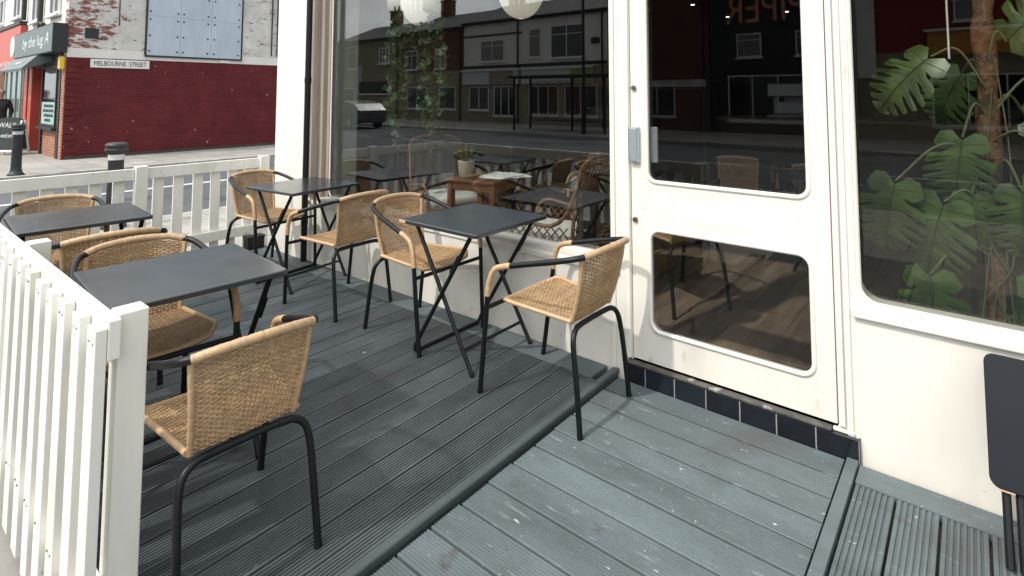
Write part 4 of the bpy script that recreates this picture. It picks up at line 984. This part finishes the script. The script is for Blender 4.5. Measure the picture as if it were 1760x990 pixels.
# trailing ivy
def ivy(label, x, y, ztop, strands):
    t = thing('hanging_ivy', label, 'plant', (x, y, ztop), group='hanging ivy inside the window')
    MB().lathe([(.05, -.02), (.085, .0), (.095, .12), (.08, .12), (.075, .05)], 16).build('pot', M['pot'], t, world=False)
    MB().tube([(0, 0, .05), (0, 0, 3.0 - ztop)], .004, 6).build('cord', M['stem'], t, world=False)
    q = random.Random(int(x * -100)); st = MB(); lv = MB()
    for (dx, dy, L, dens) in strands:
        pts = []
        for i in range(25):
            s = i / 24; pts.append(Vector((dx * min(1, s * 5) + .03 * math.sin(s * 9 + dx * 40), dy * min(1, s * 5) + .02 * math.cos(s * 7), .10 - (s * L) + .07 * math.sin(min(1, s * 6) * PI))))
        st.tube(pts, .003, 5, cap=False)
        for k in range(int(dens * L)):
            s = q.random(); c = pts[int(s * 24)] + Vector((q.gauss(0, .026), q.gauss(0, .026), q.gauss(0, .02))); sz = q.uniform(.024, .050)
            rot = Matrix.Rotation(q.uniform(0, 2 * PI), 3, 'Z') @ Matrix.Rotation(q.uniform(R(30), R(110)), 3, 'X')
            sh = [(0, 0, 0), (.55, .25, .12), (.75, .75, .05), (.3, .95, .1), (0, 1.5, -.1), (-.3, .95, .1), (-.75, .75, .05), (-.55, .25, .12), (0, .7, -.06)]
            lv.add([c + rot @ (Vector(p) * sz) for p in sh], [(i, i + 1, 8) for i in range(7)] + [(7, 0, 8)], 0, True)
    st.build('stems', M['stem'], t, world=False); lv.build('leaves', M['leafdark'], t, world=False, recalc=False)
ivy('trailing ivy with one long strand hanging at the left inside the shop window', -2.42, 0.45, 2.15, [(-.02, 0, 1.32, 330), (.05, .02, 1.12, 260), (-.10, .02, .62, 260), (.10, 0, .8, 230)])
ivy('trailing ivy inside the shop window hanging closer to the pendant lamp', -2.02, 0.50, 2.10, [(.0, 0, 1.30, 340), (.06, .03, 1.0, 260), (-.07, .0, 1.1, 260), (-.16, .0, .6, 220)])
# pendants
def pendant(label, x, y, z):
    t = thing('pendant_lamp', label, 'lamp', (x, y, z), group='pendant lamps in the window')
    w = MB(); n = 48; vs = []; fs = []; rings = 14
    for i in range(rings + 1):
        ph = -PI / 2 + .12 + (PI - .3) * i / rings
        for j in range(n):
            r_ = (.170 if j % 2 else .163) * math.cos(ph); vs.append((r_ * math.cos(2 * PI * j / n), r_ * math.sin(2 * PI * j / n), .215 * math.sin(ph)))
    for i in range(rings):
        for j in range(n): a = i * n + j; b = i * n + (j + 1) % n; fs.append((a, b, b + n, a + n))
    w.add(vs, fs); w.build('lamp_shade', mat('white_ribbed_shade', (.75, .71, .63), .7, emit=(1, .86, .68, .38)), t, world=False)
    MB().tube([(0, 0, .19), (0, 0, 2.998 - z)], .004, 6).build('cord', M['black'], t, world=False)
pendant('white ribbed pendant lamp between the ivy strands', -2.17, 0.50, 2.20)
pendant('white ribbed pendant lamp in the middle of the shop window', -1.06, 0.50, 2.165)
# monstera on its moss pole behind the right window
mo = thing('monstera_plant', 'tall monstera with slit leaves tied to an orange brown pole behind the right window', 'plant', (1.53, 0.48, FZ))
MB().lathe([(.12, 0), (.15, .02), (.17, .26), (.175, .28), (.16, .28), (.15, .25)], 24).build('pot', M['darksign'], mo, world=False)
MB().lathe([(.02, .245), (.155, .25)], 20).build('soil', M['soil'], mo, world=False)
w = MB(); q_ = random.Random(4); pts = [Vector((.004 * math.sin(i), .004 * math.cos(i * 1.3), .2 + i * .06)) for i in range(33)]; w.tube(pts, .04, 12, rad=[.038 + q_.uniform(-.007, .007) for _ in pts]); w.build('moss_pole', M['coir'], mo, world=False)
stm = MB(); lvs = []
def monstera_leaf(tip, base, size, facing, roll=0.0):
    """base: where the stalk joins (local), tip direction, facing: normal"""
    y = (Vector(tip) - Vector(base)).normalized(); z = Vector(facing); z = (z - y * z.dot(y)).normalized(); x = y.cross(z)
    mb = MB(); n = 7; b = Vector(base); L = size
    def wid(t): return L * .46 * (math.sin(PI * min(1, (t + .05) / 1.05) ** .72) ** .72)
    def pos(sx, t, k):   # k: 0 rib .. 1 margin, lobes sweep toward the tip
        a = wid(t) * k; yy = L * (t * .95 + .05) + a * .40 - .30 * L * k * max(0, 1 - t / .22)
        zz = -.30 * (a / L) ** 2 * L * 1.6 - .38 * L * t * t + .02 * L * math.sin(t * 14) * k
        return b + x * (sx * a) + y * yy + z * zz
    for sx in (-1, 1):
        for i in range(n):
            t0, t1 = i / n, (i + 1) / n; sl = .40 if i < n - 1 else 0.05; inner = (.34 if i % 2 else .46) if 0 < i < n - 1 else .75
            vs = []; fs = []; K = 6
            for k in range(K + 1):
                kk = k / K; g_ = 0 if kk <= inner else sl * min(1, (kk - inner) / .12)
                ta, tb = t0 + (t1 - t0) * g_ * .5, t1 - (t1 - t0) * g_ * .5
                if kk == 1: tm = (ta + tb) / 2; ta, tb = tm - (t1 - t0) * .26, tm + (t1 - t0) * .20
                vs += [pos(sx, ta, kk), pos(sx, (ta + tb) / 2, kk) + z * (.012 * L * kk), pos(sx, tb, kk)]
            for k in range(K):
                for q in range(2): a = k * 3 + q; fs.append((a, a + 1, a + 4, a + 3))
            mb.add(vs, fs, 0, True)
    lf_ = mb.build('leaf', M['leaf'], mo, world=False, recalc=False)
    rb = MB(); rb.tube([pos(1, k / 8, 0) + z * .002 for k in range(9)], .0032 * size / .3, 5, cap=False)
    for sx in (-1, 1):
        for i in range(n - 1): rb.tube([pos(sx, (i + .5) / n, k / 6 * .9) + z * (.0015 + .012 * L * k / 6) for k in range(7)], .0011, 4, cap=False); rb.build('midrib', M['stem'], lf_, world=False)
    return lf_
def L3(x, z, y=0.42): return Vector((x - 1.53, y - 0.48, z - FZ))
spec = [ # base (x, z, y), tip (x, z, y), size, stalk origin z
 ((1.345, 1.565, .40), (1.20, 1.44, .36), .30, 1.42), ((1.20, 1.02, .36), (1.12, .70, .33), .32, 1.15), ((1.37, .95, .36), (1.27, .64, .33), .33, .85),
 ((1.31, .64, .36), (1.31, .35, .34), .30, .72), ((1.44, 1.22, .40), (1.40, .98, .36), .28, 1.30),
 ((1.72, 1.10, .36), (1.85, .80, .34), .36, 1.2), ((1.60, 1.62, .45), (1.74, 1.80, .40), .30, 1.5), ((1.68, .70, .38), (1.80, .45, .36), .34, .8), ((1.66, 1.30, .60), (1.9, 1.25, .6), .3, 1.3), ((1.46, .98, .40), (1.47, .75, .36), .22, 1.0), ((1.45, 1.50, .62), (1.34, 1.32, .62), .26, 1.4), ((1.62, .55, .55), (1.66, .3, .5), .30, .6), ((1.80, 1.45, .6), (1.92, 1.2, .58), .32, 1.3), ((1.62, 1.02, .36), (1.60, .78, .33), .26, 1.05),
]
for (b_, t_, s_, oz) in spec:
    B = L3(b_[0], b_[1], b_[2]); T = L3(t_[0], t_[1], t_[2]); monstera_leaf(T, B, s_, (-.05, -.82, .55))
    o_ = Vector((0, -.03, oz - FZ)); stm.tube(spline([o_, (o_ + B) / 2 + Vector((0, -.02, .10)), B], 6), .0055, 6)
for k in range(13): stm.tube(spline([(.03 * math.cos(k), -.04, 1.5 - .12 * k), (.06 * math.cos(k * 2), -.06, 1.1 - .13 * k), (.05 * math.cos(k * 3), -.05, .8 - .1 * k)], 5), .0035, 5)
stm.build('stalks', M['stem'], mo, world=False)
wire = MB(); wire.tube([(1.41 - 1.53, .36 - .48, 1.55 - FZ), (1.41 - 1.53, .36 - .48, 2.85)], .004, 6); wire.build('support_wire', M['cushion'], mo, world=False)
# bar at the back
bar = thing('bar_counter', 'dark serving counter at the back of the cafe', 'counter', (-0.4, 5.6, FZ))
w = MB(); w.box(-2.6, 2.2, 5.3, 5.9, FZ, 1.04); w.build('body', mat('counter_panel', (.05, .035, .025), .5, .3, 3), bar)
w = MB(); w.box(-2.65, 2.25, 5.22, 5.95, 1.042, 1.09); w.build('counter_top', mat('pale_counter_top', (.2, .16, .12), .4, .2, 4), bar, bevel=.01)
cf = thing('coffee_machine', 'boxy espresso machine on the bar counter', 'coffee machine', (-0.4, 5.55, 1.091))
w = MB(); w.box(-.30, .30, -.22, .25, .28, .46); w.box(-.30, .30, .05, .25, .04, .28); w.box(-.32, .32, -.24, .26, 0, .04); w.build('body', M['alu'], cf, world=False, bevel=.015)
w = MB()
for x in (-.15, .15): w.lathe([(.035, .21), (.035, .28)], 14, c=(x, -.10, 0)); w.tube([(x, -.13, .225), (x, -.30, .205)], .012, 8)
w.build('group_heads', M['black'], cf, world=False)
fr = thing('display_fridge', 'tall dark display fridge with a pale header, left of the bar', 'fridge', (-1.85, 5.05, FZ))
w = MB(); w.box(-.50, .50, -.25, .25, .0, 1.55); w.build('body', M['darksign'], fr, world=False, bevel=.01)
w = MB(); w.box(-.50, .50, -.262, -.251, 1.56 - .1, 1.56); w.build('header', M['alu'], fr, world=False)
w = MB(); w.box(-.45, .45, -.262, -.252, .12, 1.42); w.build('glass_front', M['hglass'], fr, world=False)
till = thing('till', 'dark till box on the right of the bar counter', 'till', (0.75, 5.5, 1.091))
w = MB(); w.box(-.22, .22, -.2, .2, 0, .10); w.obox(Matrix.Translation(Vector((0, 0, .25))) @ Matrix.Rotation(R(-18), 4, 'X'), .36, .03, .27); w.build('body', M['darksign'], till, world=False, bevel=.008)

# ------------------------------------------------------------------ light, sky, camera
EL = R(50); sd = Vector((-.208, -.978, 0)).normalized()
SUN = Vector((sd.x * math.cos(EL), sd.y * math.cos(EL), math.sin(EL)))
l = bpy.data.lights.new('sun', 'SUN'); l.energy = 3.1; l.angle = R(1.4); l.color = (1.0, 0.955, 0.88)
lo = bpy.data.objects.new('sun', l); COL.objects.link(lo); lo.rotation_euler = SUN.to_track_quat('Z', 'Y').to_euler()
W = bpy.data.worlds.new('World'); sc.world = W; W.use_nodes = True
nt = W.node_tree; N = nt.nodes; Lk = nt.links; bg = N['Background']
sky = N.new('ShaderNodeTexSky'); sky.sky_type = 'NISHITA'; sky.sun_disc = False; sky.sun_elevation = EL; sky.sun_rotation = math.atan2(SUN.x, SUN.y)
sky.air_density = 1.0; sky.dust_density = 1.5; sky.ozone_density = 1.0
tc = N.new('ShaderNodeTexCoord'); mp = N.new('ShaderNodeMapping'); mp.inputs['Scale'].default_value = (1, 1, 2.6); Lk.new(tc.outputs['Generated'], mp.inputs['Vector'])
nz = N.new('ShaderNodeTexNoise'); nz.inputs['Scale'].default_value = 2.2; nz.inputs['Detail'].default_value = 8; nz.inputs['Roughness'].default_value = .58
Lk.new(mp.outputs[0], nz.inputs['Vector'])
mr = N.new('ShaderNodeMapRange'); mr.inputs['From Min'].default_value = .27; mr.inputs['From Max'].default_value = .50; Lk.new(nz.outputs['Fac'], mr.inputs['Value'])
nz2 = N.new('ShaderNodeTexNoise'); nz2.inputs['Scale'].default_value = 3.5; nz2.inputs['Detail'].default_value = 6; Lk.new(mp.outputs[0], nz2.inputs['Vector'])
cr = N.new('ShaderNodeMapRange'); cr.inputs['From Min'].default_value = .3; cr.inputs['From Max'].default_value = .7; cr.inputs['To Min'].default_value = 5.5; cr.inputs['To Max'].default_value = 10.0; Lk.new(nz2.outputs['Fac'], cr.inputs['Value'])
cc = N.new('ShaderNodeMix'); cc.data_type = 'RGBA'; cc.blend_type = 'MULTIPLY'; cc.inputs['Factor'].default_value = 1; cc.inputs['A'].default_value = (.96, .99, 1.0, 1); 
dt = N.new('ShaderNodeVectorMath'); dt.operation = 'DOT_PRODUCT'; dt.inputs[1].default_value = SUN; Lk.new(tc.outputs['Generated'], dt.inputs[0])
dm = N.new('ShaderNodeMapRange'); dm.inputs['From Min'].default_value = 0.1; dm.inputs['From Max'].default_value = 1.0; dm.inputs['To Min'].default_value = 1.0; dm.inputs['To Max'].default_value = 3.6; Lk.new(dt.outputs['Value'], dm.inputs['Value'])
ml = N.new('ShaderNodeMath'); ml.operation = 'MULTIPLY'; Lk.new(cr.outputs['Result'], ml.inputs[0]); Lk.new(dm.outputs['Result'], ml.inputs[1]); Lk.new(ml.outputs[0], cc.inputs['B'])
mx = N.new('ShaderNodeMix'); mx.data_type = 'RGBA'; Lk.new(mr.outputs['Result'], mx.inputs['Factor']); Lk.new(sky.outputs['Color'], mx.inputs['A']); Lk.new(cc.outputs['Result'], mx.inputs['B'])
Lk.new(mx.outputs['Result'], bg.inputs['Color']); bg.inputs['Strength'].default_value = 0.13

cam = bpy.data.cameras.new('camera'); co = bpy.data.objects.new('camera', cam); COL.objects.link(co); sc.camera = co
F, CX, CY = 948.2813, 911.2897, 101.6344
yaw, pitch, roll = -0.673791305, 0.0645578478, -0.000941896453
cp, sp_, cyw, syw = math.cos(pitch), math.sin(pitch), math.cos(yaw), math.sin(yaw)
fwd = Vector((syw * cp, cyw * cp, sp_)); right = Vector((cyw, -syw, 0)); up = right.cross(fwd)
r2 = right * math.cos(roll) + up * math.sin(roll); u2 = up * math.cos(roll) - right * math.sin(roll)
mw = Matrix((( r2.x, u2.x, -fwd.x, 1.47832565), (r2.y, u2.y, -fwd.y, -2.57132472), (r2.z, u2.z, -fwd.z, 1.4), (0, 0, 0, 1)))
co.matrix_world = mw
cam.sensor_width = 36; cam.lens = F / 1760 * 36; cam.shift_x = (880 - CX) / 1760; cam.shift_y = (CY - 495) / 1760
cam.clip_start = 0.02; cam.clip_end = 1500
sc.view_settings.view_transform = 'Standard'; sc.view_settings.look = 'None'; sc.view_settings.gamma = 1; sc.view_settings.use_curve_mapping = False
sc.view_settings.exposure = -0.24
sc.render.engine = 'CYCLES'
sc.cycles.use_denoising = True; sc.cycles.max_bounces = 10; sc.cycles.transparent_max_bounces = 16; sc.cycles.caustics_reflective = False
